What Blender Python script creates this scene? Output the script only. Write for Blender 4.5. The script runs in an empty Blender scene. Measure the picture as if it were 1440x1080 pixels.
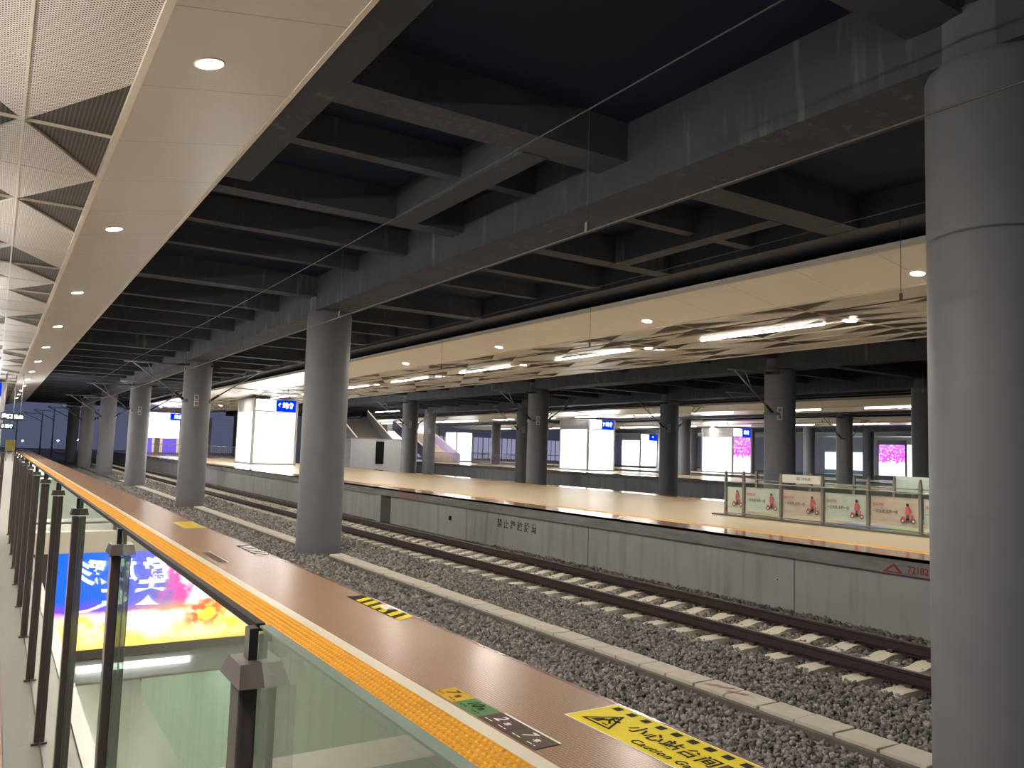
import bpy, bmesh, math, random
import numpy as np
from mathutils import Vector, Matrix
R_ = random.Random(7)
sc = bpy.context.scene
COL = sc.collection
PI = math.pi

# ------------------------------------------------------------------ materials
def nt(name):
    m = bpy.data.materials.new(name); m.use_nodes = True
    t = m.node_tree
    for n in list(t.nodes): t.nodes.remove(n)
    out = t.nodes.new('ShaderNodeOutputMaterial')
    return m, t, out
def N(t, kind, **kw):
    n = t.nodes.new(kind)
    for k, v in kw.items():
        if k.startswith('i_'):
            n.inputs[k[2:].replace('_', ' ')].default_value = v
        elif k.startswith('n'):
            n.inputs[int(k[1:])].default_value = v
        else: setattr(n, k, v)
    return n
def L(t, a, b): t.links.new(a, b)
def M(t, op, a, b=None, c=None):
    n = t.nodes.new('ShaderNodeMath'); n.operation = op
    for i, v in enumerate((a, b, c)):
        if v is None: continue
        if isinstance(v, (int, float)): n.inputs[i].default_value = v
        else: t.links.new(v, n.inputs[i])
    return n.outputs[0]
def rgba(c): return (c[0], c[1], c[2], 1)
def coords(t):
    tc = t.nodes.new('ShaderNodeTexCoord'); s = t.nodes.new('ShaderNodeSeparateXYZ')
    L(t, tc.outputs['Object'], s.inputs[0])
    return tc.outputs['Object'], s.outputs[0], s.outputs[1], s.outputs[2]
def mixc(t, f, a, b):
    n = t.nodes.new('ShaderNodeMix'); n.data_type = 'RGBA'
    for sock, v in ((n.inputs[0], f), (n.inputs[6], a), (n.inputs[7], b)):
        if isinstance(v, (int, float)): sock.default_value = v
        elif isinstance(v, tuple): sock.default_value = rgba(v)
        else: t.links.new(v, sock)
    return n.outputs[2]
def noise(t, vec, scale, detail=4, sx=1, sy=1, sz=1, rough=.55):
    mp = N(t, 'ShaderNodeMapping'); mp.inputs['Scale'].default_value = (sx, sy, sz)
    L(t, vec, mp.inputs[0])
    n = N(t, 'ShaderNodeTexNoise', i_Scale=scale, i_Detail=detail, i_Roughness=rough)
    L(t, mp.outputs[0], n.inputs['Vector']); return n.outputs['Fac']
def ramp(t, f, lo, hi):
    n = N(t, 'ShaderNodeMapRange', n1=lo, n2=hi); n.clamp = True
    L(t, f, n.inputs[0]); return n.outputs[0]
def lines(t, c, period, width, offset=0.0):
    # 1 inside a joint line
    f = M(t, 'FRACT', M(t, 'DIVIDE', M(t, 'ADD', c, offset + 1000 * period), period))
    return M(t, 'LESS_THAN', f, width / period)
def bsdf(t, out, col, rough=.5, metal=0, spec=.5, bump=None, bstr=.3, bdist=.01):
    b = N(t, 'ShaderNodeBsdfPrincipled')
    b.inputs['Metallic'].default_value = metal
    b.inputs['Specular IOR Level'].default_value = spec
    for key, v in (('Base Color', col), ('Roughness', rough)):
        if isinstance(v, tuple): b.inputs[key].default_value = rgba(v)
        elif isinstance(v, (int, float)): b.inputs[key].default_value = v
        else: L(t, v, b.inputs[key])
    if bump is not None:
        bn = N(t, 'ShaderNodeBump', i_Strength=bstr, i_Distance=bdist)
        L(t, bump, bn.inputs['Height']); L(t, bn.outputs[0], b.inputs['Normal'])
    L(t, b.outputs[0], out.inputs[0]); return b
def simple(name, c, rough=.5, metal=0, var=.12, scale=6, spec=.5, bump=0):
    m, t, out = nt(name); v, x, y, z = coords(t)
    f = noise(t, v, scale)
    a = tuple(k * (1 - var) for k in c); b = tuple(min(1, k * (1 + var)) for k in c)
    bsdf(t, out, mixc(t, f, a, b), rough, metal, spec, f if bump else None, bump)
    return m
def emit(name, c, s):
    m, t, out = nt(name); e = N(t, 'ShaderNodeEmission', i_Strength=s)
    e.inputs[0].default_value = rgba(c); L(t, e.outputs[0], out.inputs[0]); return m

def m_concrete_dark():
    m, t, out = nt('sooty_concrete'); v, x, y, z = coords(t)
    f = noise(t, v, 1.3, 6); g = noise(t, v, 9, 6)
    c = mixc(t, f, (.056, .066, .088), (.110, .120, .142))
    st = noise(t, v, 5, 5, 1, 1, .12)
    s = M(t, 'MULTIPLY', ramp(t, st, .58, .72), ramp(t, noise(t, v, .45, 3), .5, .64))
    low = ramp(t, M(t, 'SUBTRACT', 5.75, z), 0, .6)
    s = M(t, 'MAXIMUM', s, M(t, 'MULTIPLY', ramp(t, noise(t, v, 9, 5, 1, 1, .10), .5, .7), M(t, 'MULTIPLY', low, ramp(t, noise(t, v, .35, 3), .48, .6))))
    c = mixc(t, M(t, 'MULTIPLY', s, .6), c, (.30, .30, .28))
    fl = M(t, 'MULTIPLY', ramp(t, g, .60, .75), .25)
    c = mixc(t, fl, c, (.12, .11, .10))
    bsdf(t, out, c, .75, 0, .3, g, .25); return m
def m_slab_dark():
    m, t, out = nt('dark_slab_paint'); v, x, y, z = coords(t)
    f = noise(t, v, .6, 5)
    bsdf(t, out, mixc(t, f, (.014, .026, .058), (.028, .040, .074)), .8, 0, .2); return m
def m_column():
    m, t, out = nt('grey_column_paint'); v, x, y, z = coords(t)
    f = noise(t, v, 2.2, 5); g = noise(t, v, 7, 4, 1, 1, .15)
    c = mixc(t, f, (.168, .171, .190), (.215, .218, .234))
    c = mixc(t, M(t, 'MULTIPLY', ramp(t, g, .55, .8), .18), c, (.15, .15, .152))
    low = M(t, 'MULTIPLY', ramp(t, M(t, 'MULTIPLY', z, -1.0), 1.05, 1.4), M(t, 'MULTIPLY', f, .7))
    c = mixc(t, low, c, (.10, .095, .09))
    ring = lines(t, z, 1.22, .012, .2)
    c = mixc(t, M(t, 'MULTIPLY', ring, .10), c, (.12, .12, .12))
    bsdf(t, out, c, .5, 0, .35); return m
def m_soffit():
    m, t, out = nt('cream_soffit_panel'); v, x, y, z = coords(t)
    f = noise(t, v, .5, 3)
    c = mixc(t, f, (.80, .77, .72), (.86, .83, .78))
    j = lines(t, y, 1.745, .012, -8.4)
    c = mixc(t, M(t, 'MULTIPLY', j, .6), c, (.25, .22, .19))
    bsdf(t, out, c, .32, 0, .4); return m
def m_perf():
    m, t, out = nt('perforated_ceiling_panel'); v, x, y, z = coords(t)
    a = M(t, 'ADD', x, y); b = M(t, 'SUBTRACT', x, y); S = .029 * 1.414
    fa = M(t, 'SUBTRACT', M(t, 'FRACT', M(t, 'DIVIDE', M(t, 'ADD', a, 500.0), S)), .5)
    fb = M(t, 'SUBTRACT', M(t, 'FRACT', M(t, 'DIVIDE', M(t, 'ADD', b, 500.0), S)), .5)
    d = M(t, 'SQRT', M(t, 'ADD', M(t, 'MULTIPLY', fa, fa), M(t, 'MULTIPLY', fb, fb)))
    h = M(t, 'LESS_THAN', d, .30)
    c = mixc(t, h, (.82, .78, .72), (.035, .028, .026))
    bsdf(t, out, c, .4, 0, .4); return m
def m_grille():
    m, t, out = nt('dark_slatted_panel'); v, x, y, z = coords(t)
    j = lines(t, x, .042, .016)
    c = mixc(t, j, (.035, .034, .035), (.115, .10, .09))
    bsdf(t, out, c, .5, .0, .4); return m
def m_ribbed():
    m, t, out = nt('ribbed_brown_granite'); v, x, y, z = coords(t)
    f = noise(t, v, 60, 3); g = noise(t, v, 1.2, 4)
    c = mixc(t, f, (.30, .180, .110), (.48, .315, .205))
    c = mixc(t, M(t, 'MULTIPLY', g, .25), c, (.24, .15, .10))
    rx = M(t, 'SINE', M(t, 'MULTIPLY', x, 2 * PI / .022)); ry = M(t, 'SINE', M(t, 'MULTIPLY', y, 2 * PI / .022))
    gr = M(t, 'MAXIMUM', ramp(t, rx, .55, .9), ramp(t, ry, .6, .95))
    c = mixc(t, M(t, 'MULTIPLY', gr, .6), c, (.10, .058, .040))
    j = lines(t, y, 1.2, .008)
    c = mixc(t, M(t, 'MULTIPLY', j, .12), c, (.08, .05, .04))
    bsdf(t, out, c, .27, 0, .30); return m
def m_granite(name, c1, c2, rough=.22, tile=(.6, .6), jw=.006, jd=.5, off=(0, 0)):
    m, t, out = nt(name); v, x, y, z = coords(t)
    f = noise(t, v, 90, 2); g = noise(t, v, .8, 4)
    c = mixc(t, f, c1, c2)
    c = mixc(t, M(t, 'MULTIPLY', g, .25), c, tuple(k * .7 for k in c1))
    j = M(t, 'MAXIMUM', lines(t, x, tile[0], jw, off[0]), lines(t, y, tile[1], jw, off[1]))
    c = mixc(t, M(t, 'MULTIPLY', j, jd), c, tuple(k * .35 for k in c1))
    bsdf(t, out, c, rough, 0, .5); return m
def m_tactile():
    m, t, out = nt('orange_tactile_tile'); v, x, y, z = coords(t)
    f = noise(t, v, 25, 3); j = lines(t, y, .3, .006)
    c = mixc(t, f, (.56, .24, .004), (.72, .34, .010))
    c = mixc(t, M(t, 'MULTIPLY', j, .6), c, (.25, .12, .01))
    c = mixc(t, M(t, 'MULTIPLY', ramp(t, noise(t, v, 3, 4), .55, .8), .3), c, (.33, .17, .02))
    bsdf(t, out, c, .45, 0, .3); return m
def m_wallface():
    m, t, out = nt('stained_platform_wall_concrete'); v, x, y, z = coords(t)
    f = noise(t, v, 1.1, 6); s = noise(t, v, 3.0, 6, .3, 1.2, .12)
    c = mixc(t, f, (.33, .34, .345), (.46, .468, .465))
    c = mixc(t, M(t, 'MULTIPLY', ramp(t, s, .52, .72), .55), c, (.22, .205, .185))
    c = mixc(t, M(t, 'MULTIPLY', ramp(t, noise(t, v, 1.9, 5, .3, 1.5, .1), .6, .75), .4), c, (.30, .22, .15))
    j = lines(t, y, 6.0, .035, -3.62)
    c = mixc(t, M(t, 'MULTIPLY', j, .7), c, (.07, .07, .065))
    bsdf(t, out, c, .8, 0, .25, f, .2); return m
def m_coping():
    m, t, out = nt('grey_coping_concrete'); v, x, y, z = coords(t)
    f = noise(t, v, 2.4, 7, 1, .4, 2.5, .65); c = mixc(t, ramp(t, f, .3, .7), (.17, .175, .175), (.33, .335, .33))
    bsdf(t, out, c, .8, 0, .25, f, .3); return m
def m_stone():
    m, t, out = nt('ballast_stone'); v, x, y, z = coords(t)
    g = N(t, 'ShaderNodeNewGeometry'); f = noise(t, v, 40, 4)
    rp = N(t, 'ShaderNodeValToRGB'); e = rp.color_ramp.elements
    e[0].position = 0; e[0].color = (.12, .118, .117, 1); e[1].position = .9; e[1].color = (.40, .385, .365, 1)
    k = e.new(.5); k.color = (.25, .235, .22, 1); k = e.new(.985); k.color = (.42, .40, .38, 1); k = e.new(.995); k.color = (.52, .50, .46, 1)
    L(t, g.outputs['Random Per Island'], rp.inputs[0])
    c = mixc(t, M(t, 'MULTIPLY', f, .35), rp.outputs[0], (.16, .15, .14))
    bsdf(t, out, c, .85, 0, .25); return m
def m_bed():
    m, t, out = nt('ballast_bed'); v, x, y, z = coords(t)
    vo = N(t, 'ShaderNodeTexVoronoi', i_Scale=17.0); L(t, v, vo.inputs['Vector'])
    w = N(t, 'ShaderNodeSeparateColor'); L(t, vo.outputs['Color'], w.inputs[0])
    c = mixc(t, w.outputs[0], (.09, .085, .08), (.33, .31, .29))
    bsdf(t, out, c, .9, 0, .2, vo.outputs['Distance'], 1.0, .05); return m
def m_rail():
    m, t, out = nt('rail_steel'); v, x, y, z = coords(t)
    g = N(t, 'ShaderNodeNewGeometry'); s = N(t, 'ShaderNodeSeparateXYZ'); L(t, g.outputs['Normal'], s.inputs[0])
    top = M(t, 'MULTIPLY', M(t, 'GREATER_THAN', s.outputs[2], .9), M(t, 'GREATER_THAN', z, -1.075))
    f = noise(t, v, 8, 5)
    c = mixc(t, f, (.024, .015, .016), (.055, .034, .033))
    b = bsdf(t, out, mixc(t, top, c, (.10, .085, .085)), .55, 0, .4); return m
def m_sleeper():
    m, t, out = nt('sleeper_concrete'); v, x, y, z = coords(t)
    f = noise(t, v, 7, 5); bsdf(t, out, mixc(t, f, (.46, .43, .34), (.66, .63, .53)), .85, 0, .25, f, .2); return m
def m_cover():
    m, t, out = nt('cover_slab_concrete'); v, x, y, z = coords(t)
    f = noise(t, v, 3.5, 6); bsdf(t, out, mixc(t, f, (.46, .43, .36), (.66, .63, .54)), .85, 0, .25, f, .2); return m
def m_glass(name, tint, r0=.045, boost=1.0):
    m, t, out = nt(name)
    g = N(t, 'ShaderNodeNewGeometry'); d = N(t, 'ShaderNodeVectorMath', operation='DOT_PRODUCT')
    L(t, g.outputs['Incoming'], d.inputs[0]); L(t, g.outputs['Normal'], d.inputs[1])
    c = M(t, 'ABSOLUTE', d.outputs['Value']); k = M(t, 'POWER', M(t, 'SUBTRACT', 1.0, c), 5.0)
    f = M(t, 'MULTIPLY_ADD', k, (1 - r0) * boost, r0)
    tr = N(t, 'ShaderNodeBsdfTransparent'); tr.inputs[0].default_value = rgba(tint)
    gl = N(t, 'ShaderNodeBsdfGlossy'); gl.inputs[0].default_value = (.97, 1, .98, 1); gl.inputs['Roughness'].default_value = 0
    mx = N(t, 'ShaderNodeMixShader'); L(t, f, mx.inputs[0]); L(t, tr.outputs[0], mx.inputs[1]); L(t, gl.outputs[0], mx.inputs[2])
    L(t, mx.outputs[0], out.inputs[0]); return m
def m_ad():
    # sky-to-sunset backlit picture: x runs 0..1 along the panel, z 0..1 up it (object space)
    m, t, out = nt('backlit_sunset_picture'); v, x, y, z = coords(t)
    u = M(t, 'DIVIDE', M(t, 'ADD', x, 3.6), 3.4)          # 0 at the far-left wall end, 1 beside the kerb
    w = M(t, 'DIVIDE', M(t, 'ADD', z, 1.78), 1.58)
    n1 = noise(t, v, 1.6, 5); n2 = noise(t, v, 5, 6)
    uu = M(t, 'MULTIPLY_ADD', M(t, 'SUBTRACT', n2, .5), .22, u)
    wz = M(t, 'MULTIPLY_ADD', M(t, 'SUBTRACT', n1, .5), .22, w)
    top = mixc(t, ramp(t, uu, .50, .76), (.16, .13, .42), (.010, .085, .78))
    top = mixc(t, ramp(t, uu, .50, .44), top, (.90, .07, .38))
    top = mixc(t, ramp(t, M(t, 'ADD', uu, M(t, 'MULTIPLY', M(t, 'SUBTRACT', w, .5), -.12)), .41, .35), top, (1.5, 1.45, 1.4))
    low = mixc(t, ramp(t, n1, .42, .60), (1.3, .85, .05), (1.6, 1.5, 1.3))
    low = mixc(t, ramp(t, M(t, 'SUBTRACT', .20, w), 0, .2), low, (1.3, .62, .10))
    low = mixc(t, M(t, 'MULTIPLY', ramp(t, u, .70, .95), .8), low, (1.2, .42, .16))
    pur = mixc(t, ramp(t, u, .45, .75), (.85, .38, .12), (.16, .04, .50))
    c = mixc(t, ramp(t, wz, .29, .37), low, pur); c = mixc(t, ramp(t, wz, .35, .47), c, top)
    tr = M(t, 'MULTIPLY', ramp(t, n2, .45, .52), M(t, 'MULTIPLY', ramp(t, M(t, 'ABSOLUTE', M(t, 'SUBTRACT', u, .31)), .13, .06), ramp(t, M(t, 'ABSOLUTE', M(t, 'SUBTRACT', w, .30)), .20, .10)))
    c = mixc(t, tr, c, (.80, .13, .04))
    st = M(t, 'MULTIPLY', ramp(t, noise(t, v, 55, 1), .73, .78), ramp(t, w, .45, .6))
    c = mixc(t, M(t, 'MULTIPLY', st, .7), c, (1, 1, 1))
    e = N(t, 'ShaderNodeEmission', i_Strength=.85); L(t, c, e.inputs[0]); L(t, e.outputs[0], out.inputs[0]); return m
def m_pinkad():
    m, t, out = nt('backlit_magenta_poster'); v, x, y, z = coords(t)
    n = noise(t, v, 2.6, 4); n2 = noise(t, v, 5.0, 3)
    zz = M(t, 'MULTIPLY_ADD', M(t, 'SUBTRACT', n, .5), 1.1, z)
    c = mixc(t, ramp(t, zz, 1.72, 1.80), (1, .93, .97), (.85, .06, .72))
    c = mixc(t, ramp(t, zz, 2.7, 3.1), c, (.42, .10, .80))
    c = mixc(t, M(t, 'MULTIPLY', ramp(t, n2, .56, .62), ramp(t, z, 1.6, 1.9)), c, (1, .85, .97))
    e = N(t, 'ShaderNodeEmission', i_Strength=.75); L(t, c, e.inputs[0]); L(t, e.outputs[0], out.inputs[0]); return m
def m_greenwall():
    m, t, out = nt('pale_green_glazed_wall'); v, x, y, z = coords(t)
    f = noise(t, v, 1.5, 3, 1, 3, .3); c = mixc(t, f, (.36, .52, .42), (.50, .66, .54))
    j = lines(t, y, 1.0, .02); c = mixc(t, M(t, 'MULTIPLY', j, .6), c, (.12, .16, .13))
    bsdf(t, out, c, .15, 0, .5); return m

MT = dict(
    conc=m_concrete_dark(), slab=m_slab_dark(), col=m_column(), soffit=m_soffit(), perf=m_perf(), grille=m_grille(),
    ribbed=m_ribbed(), grey=m_granite('grey_granite', (.095, .09, .076), (.19, .18, .152), .42, (.9, .9)),
    beige=m_granite('beige_granite', (.34, .285, .185), (.50, .43, .30), .34, (1.0, 1.0), .008, .3),
    pinkstone=m_granite('pink_granite_kerb', (.34, .20, .17), (.50, .33, .28), .25, (9, 1.2)),
    tactile=m_tactile(), white_stone=m_granite('pale_stone_band', (.60, .56, .44), (.72, .68, .56), .35, (50, .6), .005, .4),
    wallface=m_wallface(), coping=m_coping(), brownedge=simple('brown_granite_edge', (.17, .09, .065), .25),
    stone=m_stone(), bed=m_bed(), rail=m_rail(), sleeper=m_sleeper(), cover=m_cover(),
    clip=simple('fastener_steel', (.06, .045, .04), .6), curb=simple('dark_curb_concrete', (.12, .105, .09), .85, var=.3),
    glass=m_glass('barrier_glass', (.88, .95, .90), .05, 1.3), thin_glass=m_glass('clear_barrier_glass', (.95, .98, .96), .04, .5),
    glass_edge=simple('green_glass_edge', (.15, .20, .17), .35, spec=.3), black=simple('black_steel', (.022, .021, .022), .35),
    bronze=simple('dark_bronze_steel', (.085, .070, .066), .4, .35), rubber=simple('black_rubber_trim', (.018, .017, .017), .6, spec=.2), trim=simple('cream_trim', (.72, .66, .55), .35, var=.05),
    steel=simple('brushed_steel', (.30, .28, .25), .35, .8), greypaint=simple('grey_frame_paint', (.36, .37, .38), .4),
    wire=simple('wire_copper_grey', (.09, .085, .08), .5), insul=simple('insulator_brown', (.035, .022, .02), .3),
    galv=simple('galvanised_tube', (.30, .31, .33), .45, .3), yellow=simple('yellow_vinyl', (.74, .60, .004), .5, var=.08, scale=20, spec=.2),
    vblack=simple('black_vinyl', (.014, .013, .012), .6, spec=.12), ocher=simple('ochre_vinyl', (.55, .33, .015), .55, spec=.2),
    green=simple('green_vinyl', (.09, .22, .08), .55, spec=.2), plum=simple('plum_vinyl', (.09, .05, .05), .55, spec=.2), umber=simple('umber_vinyl', (.085, .065, .05), .55, spec=.2),
    vwhite=simple('white_vinyl', (.8, .78, .72), .4), pale_yellow=simple('worn_yellow_vinyl', (.50, .43, .08), .35, var=.25, scale=12),
    red=simple('red_paint', (.26, .03, .035), .7, var=.3, scale=15), redprint=simple('red_print', (.60, .09, .10), .5),
    darkprint=simple('dark_print', (.10, .09, .09), .5), pinkfilm=simple('pale_pink_film', (.72, .58, .52), .5),
    whitefilm=simple('white_film', (.70, .73, .70), .5), redplate=simple('worn_red_plate', (.30, .17, .15), .7, var=.3, scale=15),
    fadedred=simple('faded_red_paint', (.50, .22, .19), .8, var=.3, scale=20), dull_yellow=simple('dull_yellow_paint', (.20, .17, .035), .6), whitewall=simple('white_panel_paint', (.78, .78, .80), .5), lavender_glow=emit('added_lavender_glow', (.62, .62, .95), .16), inkblack=simple('stencil_black', (.03, .03, .03), .8), whitepaint=simple('white_stencil', (.60, .60, .58), .7),
    lamp=emit('downlight_lens', (1, .89, .77), 400), farlamp=emit('far_downlight_lens', (1, .88, .72), 260), tube=emit('linear_lamp_lens', (1, .95, .87), 8), tube_added=emit('added_linear_lamp_lens', (1, .92, .82), 54), tube_low_added=emit('added_underpass_lamp_lens', (.95, 1, .92), 20), lamp_across=emit('downlight_lens_across', (1, .89, .77), 560),
    panel=emit('lit_white_panel', (1, .99, .97), 3.0), bluesign=emit('lit_blue_sign', (.0, .03, .80), .45), signwhite=emit('lit_white_letters', (.75, .95, 1), 2.2),
    screen=emit('lit_screen_white', (.9, .97, 1), 2.0), ad=m_ad(), pinkad=m_pinkad(), greenwall=m_greenwall(),
    adwhite=emit('backlit_white_lettering', (1, 1, 1), 1.5), stonewall=simple('pale_stone_wall', (.50, .46, .37), .3, var=.08, scale=1.5),
    stair=simple('stair_stone', (.55, .49, .45), .4), purple=emit('purple_led_lining', (.22, .14, .95), .35), warmline=emit('warm_led_line', (1, .78, .6), .3),
    greysign=simple('dark_sign_case', (.05, .05, .05), .4), farwall=simple('far_wall_grey', (.42, .44, .50), .7), coolglow=emit('cool_lit_shop', (.55, .8, .85), .8),
)

# ------------------------------------------------------------------ mesh builder
class MB:
    def __init__(s): s.v = []; s.f = []; s.m = []; s.mats = []; s.sm = []
    def mi(s, mat):
        if mat not in s.mats: s.mats.append(mat)
        return s.mats.index(mat)
    def add(s, vs, fs, mat, smooth=False):
        o = len(s.v); s.v += [tuple(q) for q in vs]; k = s.mi(mat)
        for f in fs: s.f.append(tuple(i + o for i in f)); s.m.append(k); s.sm.append(smooth)
    def box(s, x0, x1, y0, y1, z0, z1, mat):
        vs = [(x, y, z) for z in (z0, z1) for y in (y0, y1) for x in (x0, x1)]
        s.add(vs, [(0, 2, 3, 1), (4, 5, 7, 6), (0, 1, 5, 4), (2, 6, 7, 3), (0, 4, 6, 2), (1, 3, 7, 5)], mat)
    def quad(s, a, b, c, d, mat): s.add([a, b, c, d], [(0, 1, 2, 3)], mat)
    def poly(s, pts, mat): s.add(pts, [tuple(range(len(pts)))], mat)
    def prism(s, prof, y0, y1, mat, axis='y'):
        # profile of (a, b) swept along an axis: y -> (a, t, b), x -> (t, a, b)
        n = len(prof); g = (lambda a, b, t: (a, t, b)) if axis == 'y' else ((lambda a, b, t: (t, a, b)) if axis == 'x' else (lambda a, b, t: (a, b, t)))
        vs = [g(a, b, y0) for a, b in prof] + [g(a, b, y1) for a, b in prof]
        fs = [(i, (i + 1) % n, n + (i + 1) % n, n + i) for i in range(n)] + [tuple(range(n))[::-1], tuple(range(n, 2 * n))]
        s.add(vs, fs, mat)
    def lathe(s, cx, cy, prof, mat, n=40, cap=True):
        vs = []; fs = []
        for r, z in prof:
            for i in range(n): a = 2 * PI * i / n; vs.append((cx + r * math.cos(a), cy + r * math.sin(a), z))
        for k in range(len(prof) - 1):
            for i in range(n): j = (i + 1) % n; fs.append((k * n + i, k * n + j, (k + 1) * n + j, (k + 1) * n + i))
        s.add(vs, fs, mat, True)
        if cap:
            e = len(prof) - 1
            s.add(vs[:n], [tuple(range(n))[::-1]], mat); s.add(vs[e * n:], [tuple(range(n))], mat)
    def tube(s, pts, r, mat, n=8, r2=None):
        pts = [Vector(p) for p in pts]; vs = []; fs = []
        for i, p in enumerate(pts):
            d = (pts[min(i + 1, len(pts) - 1)] - pts[max(i - 1, 0)]).normalized()
            u = d.orthogonal().normalized() if i == 0 else (u - d * u.dot(d)).normalized()
            w = d.cross(u); rr = r if r2 is None else r + (r2 - r) * i / (len(pts) - 1)
            for k in range(n): a = 2 * PI * k / n; vs.append(p + (u * math.cos(a) + w * math.sin(a)) * rr)
        for i in range(len(pts) - 1):
            for k in range(n): j = (k + 1) % n; fs.append((i * n + k, i * n + j, (i + 1) * n + j, (i + 1) * n + k))
        e = len(pts) - 1; fs.append(tuple(range(n))[::-1]); fs.append(tuple(range(e * n, e * n + n)))
        s.add(vs, fs, mat, True)
    def build(s, name, parent=None, bevel=0):
        me = bpy.data.meshes.new(name); me.from_pydata(s.v, [], s.f)
        for mt in s.mats: me.materials.append(MT[mt] if isinstance(mt, str) else mt)
        me.polygons.foreach_set('material_index', s.m); me.polygons.foreach_set('use_smooth', s.sm); me.update()
        o = bpy.data.objects.new(name, me); COL.objects.link(o)
        if parent is not None: o.parent = parent
        if bevel:
            b = o.modifiers.new('bevel', 'BEVEL'); b.width = bevel; b.segments = 2; b.limit_method = 'ANGLE'
        return o
def tag(o, label, cat, group=None, kind=None):
    if label: o['label'] = label
    if cat: o['category'] = cat
    if group: o['group'] = group
    if kind: o['kind'] = kind
    return o
def empty(name, loc=(0, 0, 0), label=None, cat=None, group=None):
    o = bpy.data.objects.new(name, None); o.location = loc; o.empty_display_size = .2; COL.objects.link(o)
    return tag(o, label, cat, group)
def struct(o): o['kind'] = 'structure'; return o
def kids(o): return [c for c in bpy.data.objects if c.parent is o]
def copy_tree(o, loc, label=None, group=None, rec=None, parent=None):
    rec = rec or {}
    c = o.copy(); COL.objects.link(c)
    if parent is not None: c.parent = parent
    else:
        c.location = loc
        if label: c['label'] = label
        if group: c['group'] = group
    for ch in list(o.children): copy_tree(ch, None, parent=c)
    return c
def text(name, body, size, org, xa, ya, mat, parent=None, bold=0.0, align='CENTER', shear=0, sx=1.0, spacing=1.0):
    cu = bpy.data.curves.new('tmp', 'FONT'); cu.body = body; cu.size = size; cu.align_x = align; cu.align_y = 'CENTER'
    cu.offset = bold; cu.shear = shear; cu.space_character = spacing
    ob = bpy.data.objects.new('tmp', cu); COL.objects.link(ob)
    bpy.context.view_layer.update(); dg = bpy.context.evaluated_depsgraph_get()
    me = bpy.data.meshes.new_from_object(ob.evaluated_get(dg)); me.name = name
    bpy.data.objects.remove(ob); bpy.data.curves.remove(cu)
    xa = Vector(xa); ya = Vector(ya); za = xa.cross(ya)
    mm = Matrix(((xa.x * sx, ya.x, za.x, org[0]), (xa.y * sx, ya.y, za.y, org[1]), (xa.z * sx, ya.z, za.z, org[2]), (0, 0, 0, 1)))
    me.transform(mm); me.materials.clear(); me.materials.append(MT[mat])
    o = bpy.data.objects.new(name, me); COL.objects.link(o)
    if parent is not None: o.parent = parent
    return o

def nth(i):
    w = ['first', 'second', 'third', 'fourth', 'fifth', 'sixth', 'seventh', 'eighth', 'ninth', 'tenth', 'eleventh', 'twelfth', 'thirteenth', 'fourteenth', 'fifteenth', 'sixteenth', 'seventeenth']
    return w[i] if i < len(w) else str(i + 1) + 'th'
# ------------------------------------------------------------------ layout numbers (metres; platform tops at z = 0, camera at x = y = 0)
YN, YF = -14.0, 112.0
A0, A1 = -6.8, 3.17            # near platform
B0, B1 = 12.13, 22.0           # platform across the track
C0, C1 = 41.2, 50.6
D0, D1 = 59.4, 68.9
E0, E1 = 88.2, 98.0
COLY = [3.7, 21.4, 38.5, 55.6, 72.7, 89.8, 106.9]
GZ = -1.40

# ------------------------------------------------------------------ setting: floors
OX0, OX1, OY0, OY1 = -3.7, .06, 3.5, 14.15      # stair opening beside the camera
b = MB()
for x0, x1, y0, y1 in ((OX1 + .07, 1.905, YN, YF), (OX0, OX1 + .07, YN, OY0), (OX0, OX1 + .07, OY1, YF), (A0, OX0, YN, YF)):
    b.box(x0, x1, y0, y1, -.2, 0, 'grey')
struct(b.build('floor'))
b = MB(); b.box(OX1, OX1 + .07, OY0, OY1, -.3, .012, 'pinkstone'); b.box(OX0, OX1 + .07, OY1 - .12, OY1 + .1, -.3, .02, 'trim'); struct(b.build('trim_1'))
b = MB(); b.box(1.905, 2.205, YN, YF, -.2, .002, 'tactile')
dome = []
for i in range(6):
    for j in range(int((9.0 - .6) / .05)):
        cx = 1.93 + i * .05; cy = .6 + j * .05
        vs = [(cx + .017 * math.cos(a * PI / 4), cy + .017 * math.sin(a * PI / 4), .002) for a in range(8)] + [(cx + .010 * math.cos(a * PI / 4), cy + .010 * math.sin(a * PI / 4), .0075) for a in range(8)]
        b.add(vs, [(a, (a + 1) % 8, 8 + (a + 1) % 8, 8 + a) for a in range(8)] + [tuple(range(8, 16))], 'tactile', True)
for i in range(5):                      # long low ridges further off
    x = 1.935 + i * .06
    b.box(x, x + .03, 9.0, YF, .002, .006, 'tactile')
struct(b.build('tactile_strip'))
b = MB(); b.box(2.205, 2.300, YN, YF, -.2, .002, 'white_stone'); struct(b.build('trim_2'))
b = MB(); b.box(2.300, A1, YN, YF, -.05, 0, 'ribbed'); b.box(A1 - .02, A1 + .012, YN, YF, -.07, .001, 'brownedge'); struct(b.build('floor'))
def platform_front(xe, d, y0=YN, y1=YF, skip=0):
    # overhanging coping and the set-back wall below; d = +1 when the platform lies on the +x side
    b = MB(); x = lambda t: xe + d * t
    for (a, c, z0, z1, mt) in ((0, .55, -.05, -.003, 'brownedge'), (.03, .6, -.28, -.05, 'coping'), (.17, .6, -1.6, -.28, 'wallface'))[skip:]:
        xa, xb = sorted((x(a), x(c)))
        b.box(xa, xb, y0, y1, z0, z1, mt)
    return struct(b.build('wall_platform'))
platform_front(A1, -1, skip=1)
platform_front(B1, -1)
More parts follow.
